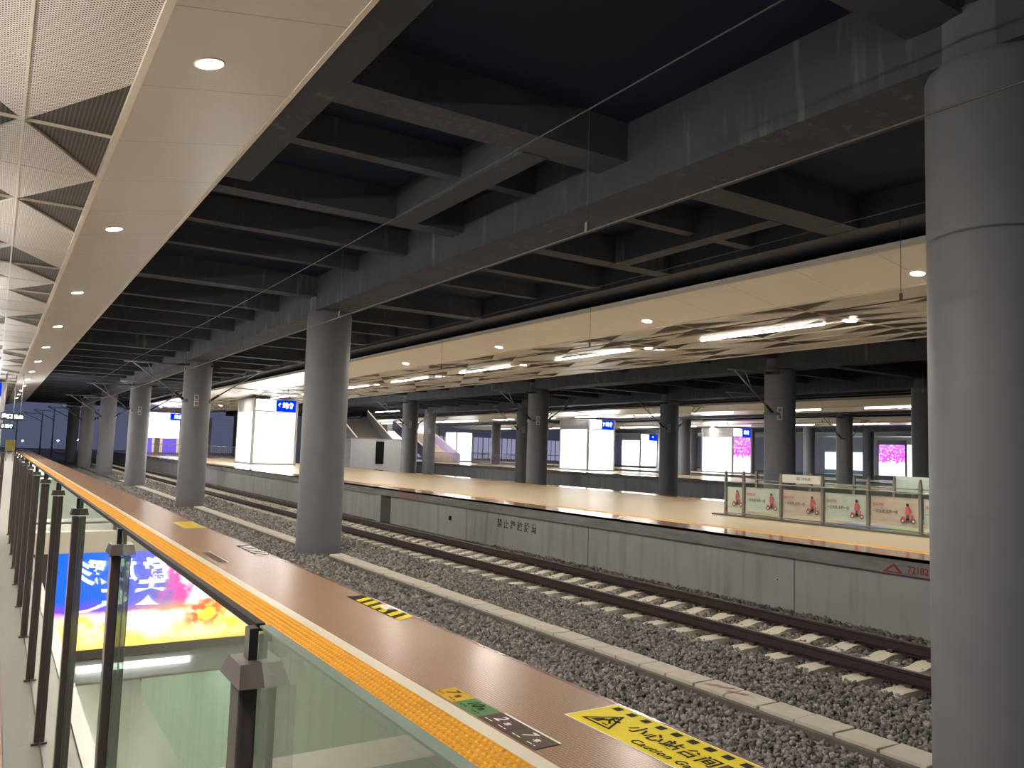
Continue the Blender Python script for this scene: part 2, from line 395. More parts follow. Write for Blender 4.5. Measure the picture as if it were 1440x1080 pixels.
# far platform front wall with its dark slot
b = MB()
b.box(B0, B0 + .55, YN, YF, -.05, -.003, 'brownedge'); b.box(B0 + .03, B0 + .6, YN, YF, -.28, -.05, 'coping')
b.box(B0 + .17, B0 + .6, YN, 27.25, -1.6, -.28, 'wallface'); b.box(B0 + .17, B0 + .6, 27.9, YF, -1.6, -.28, 'wallface')
b.box(B0 + .45, B0 + .6, 27.25, 27.9, -1.6, -.28, 'vblack'); b.box(B0 + .06, B0 + .17, 27.9, 28.3, -1.6, -.28, 'wallface')
struct(b.build('wall_platform'))
def platform_top(x0, x1, ya=YN, yb=YF, strips=True):
    b = MB(); b.box(x0 + 1.18, x1 - 1.18, ya, yb, -.2, 0, 'beige')
    for s in (1, -1):
        e = x0 if s > 0 else x1
        q = lambda a, c: sorted((e + s * a, e + s * c))
        a, c = q(.0, .86); b.box(a, c, ya, yb, -.05, 0, 'brownedge' if not strips else 'edge_brown')
        a, c = q(.86, .92); b.box(a, c, ya, yb, -.1, .002, 'white_stone')
        a, c = q(.92, 1.18); b.box(a, c, ya, yb, -.1, .003, 'tactile')
    return struct(b.build('floor'))
MT['edge_brown'] = m_granite('glossy_brown_edge_granite', (.24, .15, .10), (.38, .26, .19), .12, (9, .8), .012, .4)
platform_top(B0, B1); platform_top(C0, C1); platform_top(D0, D1); platform_top(E0, E1)
for e in (C0, D0, E0): platform_front(e, 1)
for e in (C1, D1): platform_front(e, -1)

# ------------------------------------------------------------------ stairwell on the left of the barrier (it shows in the glass)
b = MB(); y = OY0; z = 0
while z > -6.1:
    b.box(OX0, OX1, y, y + .31, z - .5, z, 'stair'); y += .30; z -= .1515
SE = y
struct(b.build('stairs'))
b = MB(); b.box(OX0 - .2, OX1 + .2, SE - .1, 45, -6.4, -6.15, 'stonewall'); struct(b.build('floor'))
b = MB(); b.box(OX0 - .25, OX0, OY0 - .3, 27, -6.3, -.2, 'greenwall')
b.prism([(5.2, -.2), (5.2 + 11.5, -6.0), (5.2 + 11.5, -6.3), (OY0, -6.3), (OY0, -.2)], OX0, OX0 + .02, 'stair', 'x')
b.prism([(5.2, -.16), (5.2 + 11.5, -5.96), (5.2 + 11.5, -6.02), (5.2, -.22)], OX0, OX0 + .05, 'trim', 'x')
struct(b.build('wall_left'))
b = MB(); b.box(OX1, OX1 + .25, OY0 - .3, 45, -6.3, -.3, 'stonewall'); struct(b.build('wall_right'))
b = MB(); b.box(OX0 - 5, OX1 + .3, 45, 45.3, -6.3, -2.2, 'stonewall'); struct(b.build('wall_back'))
b = MB(); b.box(OX0 - 3, OX1 + .3, OY1 + .3, 45, -2.4, -2.2, 'stonewall'); struct(b.build('ceiling'))
b = MB(); b.box(OX0, OX1, OY1 + .05, OY1 + .35, -2.3, -.02, 'greypaint'); struct(b.build('wall_lintel'))
t = empty('advertising_lightbox', (0, OY1, -1), 'wide backlit sunset advertising lightbox across the stairwell lintel, mirrored in the glass barrier', 'advertisement')
def P(b, name, root, bevel=0):
    o = b.build(name, None, bevel); o.parent = root; o.matrix_parent_inverse = Matrix.Translation(-Vector(root.location)); return o
def PT(o, root): o.parent = root; o.matrix_parent_inverse = Matrix.Translation(-Vector(root.location)); return o
b = MB(); b.box(OX0 + .06, OX1 - .32, OY1 - .04, OY1 + .0, -1.78, -.20, 'ad'); pic = P(b, 'picture', t)
b = MB()
for x0, x1, z0, z1 in ((OX0, OX1, -1.92, -1.78), (OX0, OX1, -.20, -.12), (OX0, OX0 + .06, -1.78, -.2), (OX1 - .32, OX1, -1.78, -.2)): b.box(x0, x1, OY1 - .06, OY1 + .04, z0, z1, 'bronze')
P(b, 'frame', t)
xa, ya = (1, 0, 0), (0, 0, 1)
for body, size, x, z, sh in (('徽', .36, -1.80, -.62, .2), ('放', .36, -1.32, -.62, .1), ('彩', .40, -.90, -.64, .2), ('天', .44, -1.66, -.98, -.2), ('仁', .30, -1.18, -1.0, .2)):
    PT(text('lettering', body, size, (x, OY1 - .045, z), xa, ya, 'adwhite', None, .012, 'CENTER', sh), t)
b = MB(); b.tube([(-1.35 + .105 * i, OY1 - .047, -1.04 - .028 * i - .012 * math.sin(i * 1.7)) for i in range(9)], .034, 'adwhite', 6, .006); P(b, 'brush_stroke', t)
t = empty('linear_lamp', (0, OY1, -2.1), 'long white linear lamp under the stairwell lintel, mirrored in the glass barrier', 'lamp')
b = MB(); b.box(-2.36, -.75, OY1 - .02, OY1 + .10, -2.13, -2.03, 'panel'); P(b, 'diffuser', t)
b = MB(); b.box(-2.42, -.7, OY1 - .01, OY1 + .14, -2.03, -1.95, 'greypaint'); P(b, 'housing', t)
for i, y in enumerate((17.5, 22, 26.5, 31, 36)):  # lamps added to light the underpass mirrored in the glass
    t = empty('linear_lamp', (-1.9, y, -2.43), 'added linear lamp under the underpass ceiling below the stairwell, %s one from the stairs' % nth(i), 'lamp', 'added linear lamps in the underpass')
    b = MB(); b.box(-3.2, -.6, y - .08, y + .08, -2.45, -2.42, 'tube_low_added'); P(b, 'diffuser', t)
    b = MB(); b.box(-3.25, -.55, y - .1, y + .1, -2.42, -2.39, 'trim'); P(b, 'housing', t)
t = empty('cleaning_bucket', (-1.2, 24, -6.15), 'small yellow cleaning bucket with a mop on the underpass floor', 'bucket')
b = MB(); b.lathe(-1.2, 24, [(.16, -6.15), (.22, -5.75), (.20, -5.75), (.15, -6.1)], 'yellow', 16); P(b, 'bucket_body', t)
b = MB(); b.tube([(-1.15, 24, -6.1), (-.95, 24.1, -4.9)], .015, 'black'); P(b, 'mop_handle', t)

# ------------------------------------------------------------------ ceiling: slab, beams
b = MB(); b.box(-9, 106, YN, YF, 6.05, 6.3, 'slab'); struct(b.build('ceiling'))
CX = [7.58, 26.4, 36.7, 55.0, 73.3, 83.8]
for x in CX:
    b = MB(); b.box(x - .49, x + .49, YN, YF, 5.11, 6.05, 'conc'); struct(b.build('ceiling_beam'))
SPANS = [(-8, 7.09), (8.07, 25.91), (26.89, 36.21), (37.19, 54.51), (55.49, 72.81), (73.79, 83.3), (84.3, 105)]
XB = [(4.0, .55, 5.5), (8.65, .62, 5.5), (10.75, .24, 5.62), (13.2, .40, 5.5), (15.55, .28, 5.55), (18.3, .22, 5.7), (21.4, .5, 5.5), (24.8, .28, 5.55), (27.6, .22, 5.62), (30.3, .3, 5.55), (34.2, .25, 5.6), (38.5, .5, 5.5)]
y = 38.5
while y < 107:
    XB += [(y + 3.4, .28, 5.55), (y + 6.9, .28, 5.55), (y + 10.3, .28, 5.55), (y + 13.7, .28, 5.55), (y + 17.1, .5, 5.5)]; y += 17.1
for k, (yy, w, zb) in enumerate(XB):
    if yy > YF: continue
    b = MB()
    for x0, x1 in SPANS: b.box(x0, x1, yy - w / 2, yy + w / 2, zb, 6.05, 'conc')
    struct(b.build('ceiling_beam'))
for x0, x1, y0, y1, zb in ((2.15, 3.05, YN, 12.5, 5.49), (5.72, 6.12, 8.9, 13.2, 5.485), (10.75, 11.1, 8.95, 13.2, 5.485), (12.35, 13.35, YN, YF, 5.49), (20.6, 21.6, YN, YF, 5.45), (24.0, 24.4, YN, YF, 5.6), (41.9, 42.8, YN, YF, 5.49), (49.6, 50.4, YN, YF, 5.49), (30.5, 30.8, YN, YF, 5.6)):
    b = MB(); b.box(x0, x1, y0, y1, zb, 6.05, 'conc'); struct(b.build('ceiling_beam'))

# ------------------------------------------------------------------ canopies: sloping cream soffits and the patterned ceilings
def canopy(xo, xs, xb, near_pattern=False, pattern=True, y1=None, back=None):
    # xo outer edge (z 5.17), xs inner edge of the plain soffit (z 4.89), xb far side of the flat ceiling
    ya, yb = YN, y1 or YF; d = 1 if xb > xs else -1
    b = MB()
    b.prism([(xs, 4.89), (xo, 5.17), (xo, 5.30), (xs, 5.02)], ya, yb, 'soffit')
    b.box(min(xo, xo + .05 * -d), max(xo, xo - .05 * d), ya, yb, 5.160, 5.225, 'trim')
    struct(b.build('ceiling_canopy'))
    b = MB(); a, c = sorted((xs - .035 * d, xs + .03 * d)); b.box(a, c, ya, yb, 4.865, 5.0, 'trim'); struct(b.build('trim_3'))
    if back:
        b = MB(); b.prism([(xb, 4.89), (back, 5.17), (back, 5.30), (xb, 5.02)], ya, yb, 'soffit'); struct(b.build('ceiling_canopy'))
        b = MB(); b.box(back - .1, back + .1, ya, yb, 5.15, 5.36, 'trim'); struct(b.build('trim_4'))
    if not pattern:
        b = MB(); a, c = sorted((xs, xb)); b.box(a, c, ya, yb, 4.9, 4.98, 'soffit'); struct(b.build('ceiling_canopy')); return
    W, H = .90, 1.745; ncol = int(round(abs(xb - xs) / W)); rr = random.Random(5 if near_pattern else 23)
    W = abs(xb - xs) / ncol
    b = MB(); g = MB(); Z = 4.90
    k0 = int(math.floor((ya - 8.4) / H))
    pair = {}
    special = {0: 'A', 1: 'B', 2: 'A', 3: 'B', 4: '', 5: 'C', 6: 'B2', 7: 'A', 8: 'B', 9: '', 10: 'A', 11: 'B'}
    for c in range(ncol):
        xa_ = xs + d * c * W; xb_ = xs + d * (c + 1) * W      # xa_ on the soffit side
        k = k0
        while 8.4 + k * H < yb:
            y0 = 8.4 + k * H; y1_ = y0 + H
            P00, P10, P01, P11 = (xa_, y0, Z), (xb_, y0, Z), (xa_, y1_, Z), (xb_, y1_, Z)
            typ = None
            if near_pattern and c == 0:
                typ = special.get(k, rr.choice(['A', 'B', '', 'C', '']) if k > 11 else '')
                if k < 0: typ = ''
            elif near_pattern and c == 1: typ = '' if k < 0 else {0: 'M', 1: 'Nn', 2: 'M', 3: 'Nn', 6: 'M'}.get(k, rr.choice(['A', '', 'C', '', 'M']))
            else:
                if (k - k0) % 2 == 0 or c not in pair: pair[c] = rr.choice(['L', 'R', 'L', 'R', 'L', '', 'R', 'S'])
                typ = {'L': ('A', 'B'), 'R': ('M', 'Nn'), 'S': ('C', ''), '': ('', '')}[pair[c]][(k - k0) % 2]
            # which triangle is dark
            if typ == 'A': tri, rest = (P00, P11, P01)[:0] or (P00, P10, P01), None
            sel = {'A': ((P00, P01, P10), (P10, P01, P11)), 'B': ((P00, P11, P01), (P00, P10, P11)), 'B2': ((P00, P01, P10), (P10, P01, P11)),
                   'C': ((P10, P11, P01), (P00, P10, P01)), 'D': ((P00, P10, P11), (P00, P11, P01)), 'M': ((P10, P01, P11), (P00, P10, P01)), 'Nn': ((P10, P00, P11), (P00, P11, P01))}
            if typ in ('A', 'B'):
                # dark triangle with its point on the inner joint
                if typ == 'A': dark, light = (P00, P01, P11), (P00, P11, P10)
                else: dark, light = (P00, P01, P10), (P10, P01, P11)
            elif typ in sel: dark, light = sel[typ]
            else: dark, light = None, None
            lift = lambda q: (q[0], q[1], Z + .03)
            if dark: g.poly([lift(q) for q in dark], 'grille'); b.poly(light, 'perf')
            else: b.poly((P00, P10, P11, P01), 'perf')
            if dark:
                for q in range(3):
                    p1, p2 = Vector(dark[q]), Vector(dark[(q + 1) % 3]); b.poly([p1, p2, p2 + Vector((0, 0, .03)), p1 + Vector((0, 0, .03))], 'trim')
            k += 1
    for c in range(1, ncol + 1):
        x = xs + d * c * W; b.box(x - .012, x + .012, ya, yb, Z - .012, Z + .03, 'trim')
    k = k0
    while 8.4 + k * H < yb:
        yy = 8.4 + k * H; a, c = sorted((xs, xb)); b.box(a, c, yy - .007, yy + .007, Z - .004, Z + .03, 'trim'); k += 1
    a, c = sorted((xs, xb)); b.box(a, c, ya, yb, Z + .06, Z + .1, 'slab')
    struct(b.build('ceiling_canopy')); struct(g.build('ceiling_canopy'))
canopy(2.385, .912, -4.5, True, y1=101, back=-6.0)
canopy(12.92, 14.66, 20.9, y1=108, back=21.3)
canopy(42.0, 43.7, 48.1, pattern=False, back=49.9)
canopy(60.2, 61.9, 66.3, pattern=False, back=68.0)
canopy(89, 90.6, 96, pattern=False)

# ------------------------------------------------------------------ downlights
def downlight(x, y, z, tilt, label, group, lamp='lamp', src={}):
    t = empty('recessed_downlight', (x, y, z), label, 'downlight', group)
    if lamp not in src:
        b = MB(); b.lathe(0, 0, [(.115, .02), (.115, -.006)], lamp, 20); l = b.build('lens', t)
        b = MB(); b.lathe(0, 0, [(.115, .015), (.118, -.010), (.145, -.008), (.15, .012)], 'trim', 24, False); r = b.build('trim_ring', t)
        src[lamp] = (l, r)
    else:
        for o in src[lamp]: c = o.copy(); COL.objects.link(c); c.parent = t
    t.rotation_euler = (0, tilt, 0)
    return t
for i in range(12):
    downlight(1.442, 7.73 + 7.2 * i, 4.989, -.1883, 'round warm downlight in the near cream soffit, %s one from the camera' % nth(i), 'downlights in the near soffit')
for i in range(12):
    downlight(14.12, 8.35 + 7.35 * i, 4.975, .1595, 'round warm downlight in the sloping soffit across the track, %s one from the camera' % nth(i), 'downlights in the soffit across the track', 'lamp_across')
for i in range(11):
    downlight(17.35, 4.7 + 7.25 * i, 4.895, 0, 'round warm downlight in the patterned ceiling across the track, %s one from the camera' % nth(i), 'downlights in the patterned ceiling', 'lamp_across')
for i in range(10):
    downlight(-.9 - 1.2, 4.5 + 7.2 * i, 4.895, 0, 'round warm downlight over the middle of the near platform, %s one from the camera' % nth(i), 'downlights over the near platform middle')
for i in range(12):
    downlight(46.0, 28.4 + 7.4 * i, 4.895, 0, 'small far downlight over the third platform, %s one from the right' % nth(i), 'downlights over the third platform', 'lamp_across')
for i in range(10):
    downlight(64.1, 38.5 + 7.4 * i, 4.895, 0, 'tiny far downlight over the fourth platform, %s one from the right' % nth(i), 'downlights over the fourth platform', 'lamp_across')
def tubelamp(x, y0, y1, label, group, z=4.86, mat='tube'):
    t = empty('linear_lamp', (x, (y0 + y1) / 2, z), label, 'lamp', group)
    b = MB(); b.box(x - .035, x + .035, y0, y1, z - .02, z + .02, mat); P(b, 'diffuser', t)
    b = MB(); b.box(x - .065, x + .065, y0 - .03, y1 + .03, z + .02, z + .085, 'trim'); P(b, 'housing', t)
    if z < 4.8 or z > 4.95:
        for y in (y0 + .4, y1 - .4):
            b = MB(); b.tube([(x, y, z + .05), (x, y, 4.91 if z < 4.8 else 6.06)], .006, 'galv', 5); P(b, 'hanger', t)
for i in range(9):
    tubelamp(17.1, 5.3 + 7.25 * i, 9.4 + 7.25 * i, 'white linear lamp under the patterned ceiling across the track, %s one from the camera' % nth(i), 'linear lamps across the track')
for i in range(9):  # out-of-view lamps added to brighten the near soffit
    tubelamp(-1.3, -2 + 7.25 * i, 2.2 + 7.25 * i, 'added white linear lamp over the near platform, %s one from the camera' % nth(i), 'added linear lamps over the near platform', z=4.30, mat='tube_added')
for i in range(11):
    tubelamp(45.2, 26 + 7.4 * i, 30.2 + 7.4 * i, 'faraway linear lamp over the third platform, %s one from the right' % nth(i), 'linear lamps over the third platform')
for i in range(9):
    tubelamp(63.2, 40 + 7.4 * i, 44.2 + 7.4 * i, 'faraway linear lamp over the fourth platform, %s one from the right' % nth(i), 'linear lamps over the fourth platform')

# ------------------------------------------------------------------ columns
def column(x, y, label, group, plate=True, haunch=False):
    t = empty('round_column', (x, y, GZ), label, 'column', group)
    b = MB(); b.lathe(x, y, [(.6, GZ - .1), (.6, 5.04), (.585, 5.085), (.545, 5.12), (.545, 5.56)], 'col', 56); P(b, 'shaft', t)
    if plate:
        th = math.atan2(-y, -x); r = .604; b = MB()
        for zz in (3.05, 3.32):
            for da, db, z0, z1 in ((-.10, .10, 0, .045), (-.10, .10, .195, .24), (-.10, -.06, 0, .24), (.06, .10, 0, .24)):
                for q in range(4):
                    a0 = th + (da + (db - da) * q / 4) / .6; a1 = th + (da + (db - da) * (q + 1) / 4) / .6
                    b.poly([(x + r * math.cos(a), y + r * math.sin(a), zz + h) for a, h in ((a0, z0), (a1, z0), (a1, z1), (a0, z1))], 'whitepaint')
        P(b, 'stencilled_number', t)
    return t
row_names = {7.58: 'standing in the ballast beside the track', 26.4: 'beyond the back edge of the platform across the track', 36.7: 'in the row before the third platform',
             55.0: 'in the row behind the third platform', 73.3: 'in the row behind the fourth platform', 83.8: 'in the farthest row'}
for x in CX:
    yl = COLY if x < 30 else [3.7 + 17.1 * k if False else v for v in COLY[1:]]
    for k, y in enumerate(yl):
        if x == 7.58 and k == 0: lab = 'huge grey round column filling the right edge of the picture'
        else: lab = '%s grey round column %s, %s one from the camera' % ('painted' if x < 20 else ('pale' if x < 40 else 'distant'), row_names[x], nth(k))
        column(x, y, lab, 'columns ' + row_names[x], plate=(x < 40 and k in (1, 2, 3) and not (x == 7.58 and k == 1)))
# ------------------------------------------------------------------ track bed
b = MB()
prof = [(A1 - .6, GZ - .04), (7.36, GZ - .04), (7.9, -1.40), (8.3, -1.385), (8.95, -1.31), (9.15, -1.335), (11.6, -1.335), (12.4, -1.25), (12.4, -2.2), (A1 - .6, -2.2)]
b.prism(prof, YN, YF, 'bed'); struct(b.build('track_bed'))
b = MB(); b.box(B1 - .6, C0 + .6, YN, YF, -2, -1.35, 'bed'); b.box(C1 - .6, D0 + .6, YN, YF, -2, -1.35, 'bed'); b.box(D1 - .6, E0 + .6, YN, YF, -2, -1.35, 'bed'); b.box(-60, 140, YF, 240, -2, -1.35, 'bed'); struct(b.build('track_bed'))
b = MB(); b.box(7.36, 7.43, YN, YF, -1.6, -1.345, 'curb'); b.box(7.43, 7.52, YN, YF, -1.6, -1.385, 'curb'); b.box(7.52, 7.9, YN, YF, -1.7, -1.42, 'curb'); struct(b.build('cable_trough'))
src = None; y = 2.4; i = 0
while y < 62:
    if not any(abs(y + .25 - cy) < .9 for cy in COLY):
        if src is None:
            m = MB(); m.box(-.185, .185, -.238, .238, -.035, .035, 'cover'); o = m.build('cover_slab', None, .008); src = o
        else:
            o = src.copy(); COL.objects.link(o)
        o.location = (7.715 + R_.uniform(-.012, .012), y + .25, -1.375 + R_.uniform(-.006, .006)); o.rotation_euler = (R_.uniform(-.01, .01), R_.uniform(-.02, .02), R_.uniform(-.025, .025))
        tag(o, 'pale concrete cover slab in the trough row between the grey columns', 'cover slab', 'cover slabs of the cable trough')
    y += .5; i += 1
def stones(name, regions, label):
    rng = np.random.default_rng(3)
    ico = bmesh.new(); bmesh.ops.create_icosphere(ico, subdivisions=1, radius=1.0); bv = np.array([v.co[:] for v in ico.verts]); bf = np.array([[v.index for v in f.verts] for f in ico.faces]); ico.free()
    nv = len(bv); V = []; F = []; off = 0
    for (x0, x1, y0, y1, n, size, zf, jit) in regions:
        px = rng.uniform(x0, x1, n); py = rng.uniform(y0, y1, n)
        keep = np.ones(n, bool)
        for cy in COLY: keep &= ~((np.abs(px - 7.58) < .55) & (np.abs(py - cy) < .6) & (np.hypot(px - 7.58, py - cy) < .56))
        px, py = px[keep], py[keep]; m = len(px)
        pz = np.array([zf(a) for a in px]) + rng.uniform(-jit, jit, m)
        s = size * rng.uniform(.6, 1.25, (m, 1, 1)) * rng.uniform(.45, 1.25, (m, 1, 3))
        v = bv[None] * s * (1 + rng.uniform(-.38, .38, (m, nv, 1)))
        q = rng.normal(size=(m, 4)); q /= np.linalg.norm(q, axis=1, keepdims=True); w, x, y, z = q.T
        Rm = np.stack([np.stack([1 - 2 * (y * y + z * z), 2 * (x * y - z * w), 2 * (x * z + y * w)], -1), np.stack([2 * (x * y + z * w), 1 - 2 * (x * x + z * z), 2 * (y * z - x * w)], -1), np.stack([2 * (x * z - y * w), 2 * (y * z + x * w), 1 - 2 * (x * x + y * y)], -1)], 1)
        v = np.einsum('mij,mkj->mki', Rm, v) + np.stack([px, py, pz], -1)[:, None]
        V.append(v.reshape(-1, 3)); F.append((bf[None] + (np.arange(m) * nv)[:, None, None] + off).reshape(-1, 3)); off += m * nv
    V = np.concatenate(V); F = np.concatenate(F)
    me = bpy.data.meshes.new(name); me.vertices.add(len(V)); me.vertices.foreach_set('co', V.ravel().astype(np.float32))
    me.loops.add(F.size); me.loops.foreach_set('vertex_index', F.ravel().astype(np.int32)); me.polygons.add(len(F))
    me.polygons.foreach_set('loop_start', np.arange(0, F.size, 3, dtype=np.int32)); me.update(calc_edges=True); me.validate()
    me.materials.append(MT['stone']); o = bpy.data.objects.new(name, me); COL.objects.link(o)
    return tag(o, label, 'ballast', None, 'stuff')
fl = lambda z: (lambda x: z)
rise = lambda x: -1.375 + .10 * min(1, max(0, (x - 7.95) / 1.0))
stones('ballast', [(5.6, 7.35, 3.2, 13, 13000, .030, fl(GZ - .012), .028), (5.6, 7.35, 13, 30, 6200, .045, fl(GZ - .015), .03), (5.6, 7.35, 30, 60, 3500, .06, fl(GZ - .015), .03)], 'loose brown grey ballast between the near platform and the cover slabs')
stones('ballast', [(7.93, 9.15, 3.2, 16, 13500, .030, rise, .026), (7.93, 9.15, 16, 36, 6500, .045, rise, .03), (7.93, 9.15, 36, 70, 3200, .065, rise, .03)], 'loose dark ballast shoulder between the cover slabs and the track')
stones('ballast', [(9.1, 11.7, 4, 20, 11500, .034, fl(-1.322), .022), (11.2, 12.28, 4, 20, 6500, .042, fl(-1.265), .03), (9.1, 12.28, 20, 45, 9500, .046, fl(-1.318), .025)], 'loose ballast around the sleepers below the opposite platform wall')
# track
t = empty('railway_track', (10.39, 3, -1.25), 'single railway track of two dark rails on pale concrete sleepers', 'railway track')
RP = [(-.075, 0), (.075, 0), (.075, .012), (.012, .03), (.010, .125), (.036, .138), (.036, .170), (.028, .176), (-.028, .176), (-.036, .170), (-.036, .138), (-.010, .125), (-.012, .03), (-.075, .012)]
for x in (9.64, 11.145):
    b = MB(); b.prism([(x + a, -1.24 + q) for a, q in RP], YN, 180, 'rail'); P(b, 'rail', t)
def sleeper_mb(b, y):
    pr = [(-1.30, -.19), (1.30, -.19), (1.30, -.02), (1.12, .0), (.52, .0), (.30, -.045), (-.30, -.045), (-.52, .0), (-1.12, .0), (-1.30, -.02)]
    n = len(pr); vs = []
    for s in (-1, 1):
        for a, q in pr: vs.append((10.39 + a, y + s * (.16 if q < -.1 else .125), -1.243 + q))
    b.add(vs, [(i, (i + 1) % n, n + (i + 1) % n, n + i) for i in range(n)] + [tuple(range(n))[::-1], tuple(range(n, 2 * n))], 'sleeper')
    for x in (9.64, 11.145):
        for s in (-1, 1): b.box(x + s * .10 - .035, x + s * .10 + .035, y - .045, y + .045, -1.245, -1.205, 'clip')
src = None
for i in range(100):
    y = 4.0 + .6 * i
    if src is None:
        b = MB(); sleeper_mb(b, y); src = P(b, 'sleeper', t)
    else:
        o = src.copy(); COL.objects.link(o); o.location = (0, .6 * i, R_.uniform(-.006, .004))
b = MB()
for i in range(70): sleeper_mb(b, 64.0 + .6 * i)
o = P(b, 'sleeper', t); o['kind'] = 'stuff'

# ------------------------------------------------------------------ overhead lines and brackets
def overhead(x, side, label, ys):
    t = empty('overhead_line', (x, 0, 3.7), label, 'overhead line')
    zc = lambda y: 3.70; zm = lambda y: 5.02 - .10 * math.sin(PI * ((y - 4) % 34.2) / 34.2)
    yy = [YN + 3 * k for k in range(int((YF - YN) / 3))]
    b = MB(); b.tube([(x, y, zc(y)) for y in yy], .0095, 'wire', 5); P(b, 'contact_wire', t)
    b = MB(); b.tube([(x, y, zm(y)) for y in yy], .0085, 'wire', 5); P(b, 'messenger_wire', t)
    for y in ys:
        b = MB(); b.tube([(x, y, zc(y)), (x, y, zm(y))], .004, 'wire', 4); b.box(x - .012, x + .012, y - .02, y + .02, 3.70, 3.80, 'wire'); P(b, 'dropper', t)
overhead(4.92, -1, 'overhead wire pair above the near platform edge, crossing in front of the right column', [6.4, 13.4, 20, 27, 34, 41, 48])
overhead(10.38, 1, 'overhead wire pair above the visible track by the opposite platform', [6.38, 13.3, 20, 27, 34, 41, 48])
overhead(23.9, 1, 'overhead wire pair beyond the back edge of the opposite platform', [14, 21, 28, 35, 42])
overhead(39.4, 1, 'overhead wire pair in front of the third platform', [22, 29, 36, 43, 50])
short_row = {7.58: 'beside the near track', 26.4: 'behind the opposite platform', 36.7: 'before the third platform', 55.0: 'behind the third platform'}
def bracket(x, y, s, label):
    # cantilever from column x towards side s
    t = empty('catenary_bracket', (x + s * .6, y, 3.3), label, 'catenary bracket', 'catenary brackets on the columns')
    q = lambda a, z: (x + s * a, y - .1, z)
    b = MB(); b.tube([q(.55, 3.33), q(.95, 3.62)], .055, 'insul', 8); b.tube([q(.55, 4.91), q(.95, 4.90)], .05, 'insul', 8); P(b, 'insulator', t)
    b = MB(); b.tube([q(.95, 3.62), q(2.75, 4.86)], .032, 'galv', 8); P(b, 'diagonal_tube', t)
    b = MB(); b.tube([q(.95, 4.90), q(3.1, 4.86)], .028, 'galv', 8); P(b, 'top_tube', t)
    b = MB(); b.tube([q(1.75, 4.15), q(2.15, 4.86)], .020, 'galv', 6); P(b, 'strut', t)
    b = MB(); b.tube([q(1.55, 4.02), q(3.2, 3.98)], .022, 'galv', 6); b.tube([q(3.15, 3.98), q(2.68, 3.72)], .014, 'galv', 6); P(b, 'steady_arm', t)
    for z0 in (3.24, 4.86):
        b = MB(); aa = [(-.7 + 1.4 * k / 8) + (0 if s > 0 else PI) for k in range(9)]
        b.prism([(x + .604 * math.cos(a), y + .604 * math.sin(a)) for a in aa] + [(x + .64 * math.cos(a), y + .64 * math.sin(a)) for a in aa[::-1]], z0, z0 + .11, 'insul', 'z'); P(b, 'collar', t)
for x, ks, sides in ((7.58, (2, 3, 4, 5), (-1, 1)), (26.4, (1, 2, 3), (-1, 1)), (36.7, (2, 3), (-1, 1)), (55.0, (2,), (-1, 1))):
    for k in ks:
        for s in sides:
            if x == 26.4 and k == 1 and s == 1: continue
            bracket(x, COLY[k], s, 'catenary bracket on the %s side of the %s column %s' % ('left' if s < 0 else 'right', nth(k if x < 30 else k - 1), short_row[x]))

# ------------------------------------------------------------------ near glass barrier
t = empty('glass_barrier', (.27, 5, 0), 'dark-posted glass barrier along the stairwell in the left foreground', 'glass barrier')
PY = [-.25, .985, 2.19, 3.34, 4.50, 5.67, 6.90, 8.12, 9.33, 10.5, 11.7, 12.9, 14.05]
def bpost(b, y, zt=1.16):
    b.box(.257, .2785, y - .022, y + .022, 0, zt, 'bronze'); b.box(.245, .2785, y - .03, y + .03, 0, .010, 'bronze')
src = None
for i, y in enumerate(PY):
    b = MB(); bpost(b, y)
    p = P(b, 'post', t, .004)
    b = MB()
    cb, ct = (.046, .028) if i < 3 else (.029, .027)
    vs = [(.250, y - cb, 1.165), (.2785, y - cb, 1.165), (.2785, y + cb, 1.165), (.250, y + cb, 1.165), (.255, y - ct, 1.188), (.2785, y - ct, 1.188), (.2785, y + ct, 1.188), (.255, y + ct, 1.188)]
    b.add(vs, [(0, 3, 2, 1), (4, 5, 6, 7), (0, 1, 5, 4), (1, 2, 6, 5), (2, 3, 7, 6), (3, 0, 4, 7)], 'bronze')
    b.build('post_cap', p)
    b = MB(); b.box(.268, .2785, y - .010, y + .010, 1.186, 1.224, 'black'); b.build('rail_pin', p)
for i in range(len(PY) - 1):
    y0, y1 = PY[i] + .012, PY[i + 1] - .012
    b = MB(); b.box(.279, .291, y0, y1, .03, 1.219 if i else 1.2255, 'glass'); p = P(b, 'glass_pane', t)
    b = MB(); b.box(.2788, .2912, y0, y1, 1.2252, 1.2275, 'glass_edge') if i == 0 else b.box(.2785, .2885, y0 - .012, y1 + .012, 1.2185, 1.2275, 'rubber'); b.build('top_rail', p)
b = MB(); b.box(.2786, .296, PY[0], PY[-1], 0, .03, 'bronze'); P(b, 'base_channel', t)
# barrier across the far end of the stairwell
t = empty('glass_barrier', (-1.7, OY1 + .12, 0), 'pale end barrier with two rails across the far end of the stairwell', 'glass barrier')
for x in (.12, -1.15, -2.4, -3.65):
    b = MB(); b.box(x - .025, x + .025, OY1 + .09, OY1 + .15, 0, 1.2, 'bronze'); P(b, 'post', t, .004)
for z in (.85, .14):
    b = MB(); b.tube([(.12, OY1 + .10, z), (-3.65, OY1 + .10, z)], .018, 'steel'); P(b, 'rail', t)
for x0, x1 in ((.10, -1.12), (-1.18, -2.37), (-2.43, -3.62)):
    b = MB(); b.box(x1, x0, OY1 + .13, OY1 + .142, .03, 1.2, 'thin_glass'); P(b, 'glass_pane', t)
    b = MB(); b.box(x1 + .04, x0 - .04, OY1 + .143, OY1 + .146, .2, .8, 'whitefilm'); P(b, 'poster_film', t)

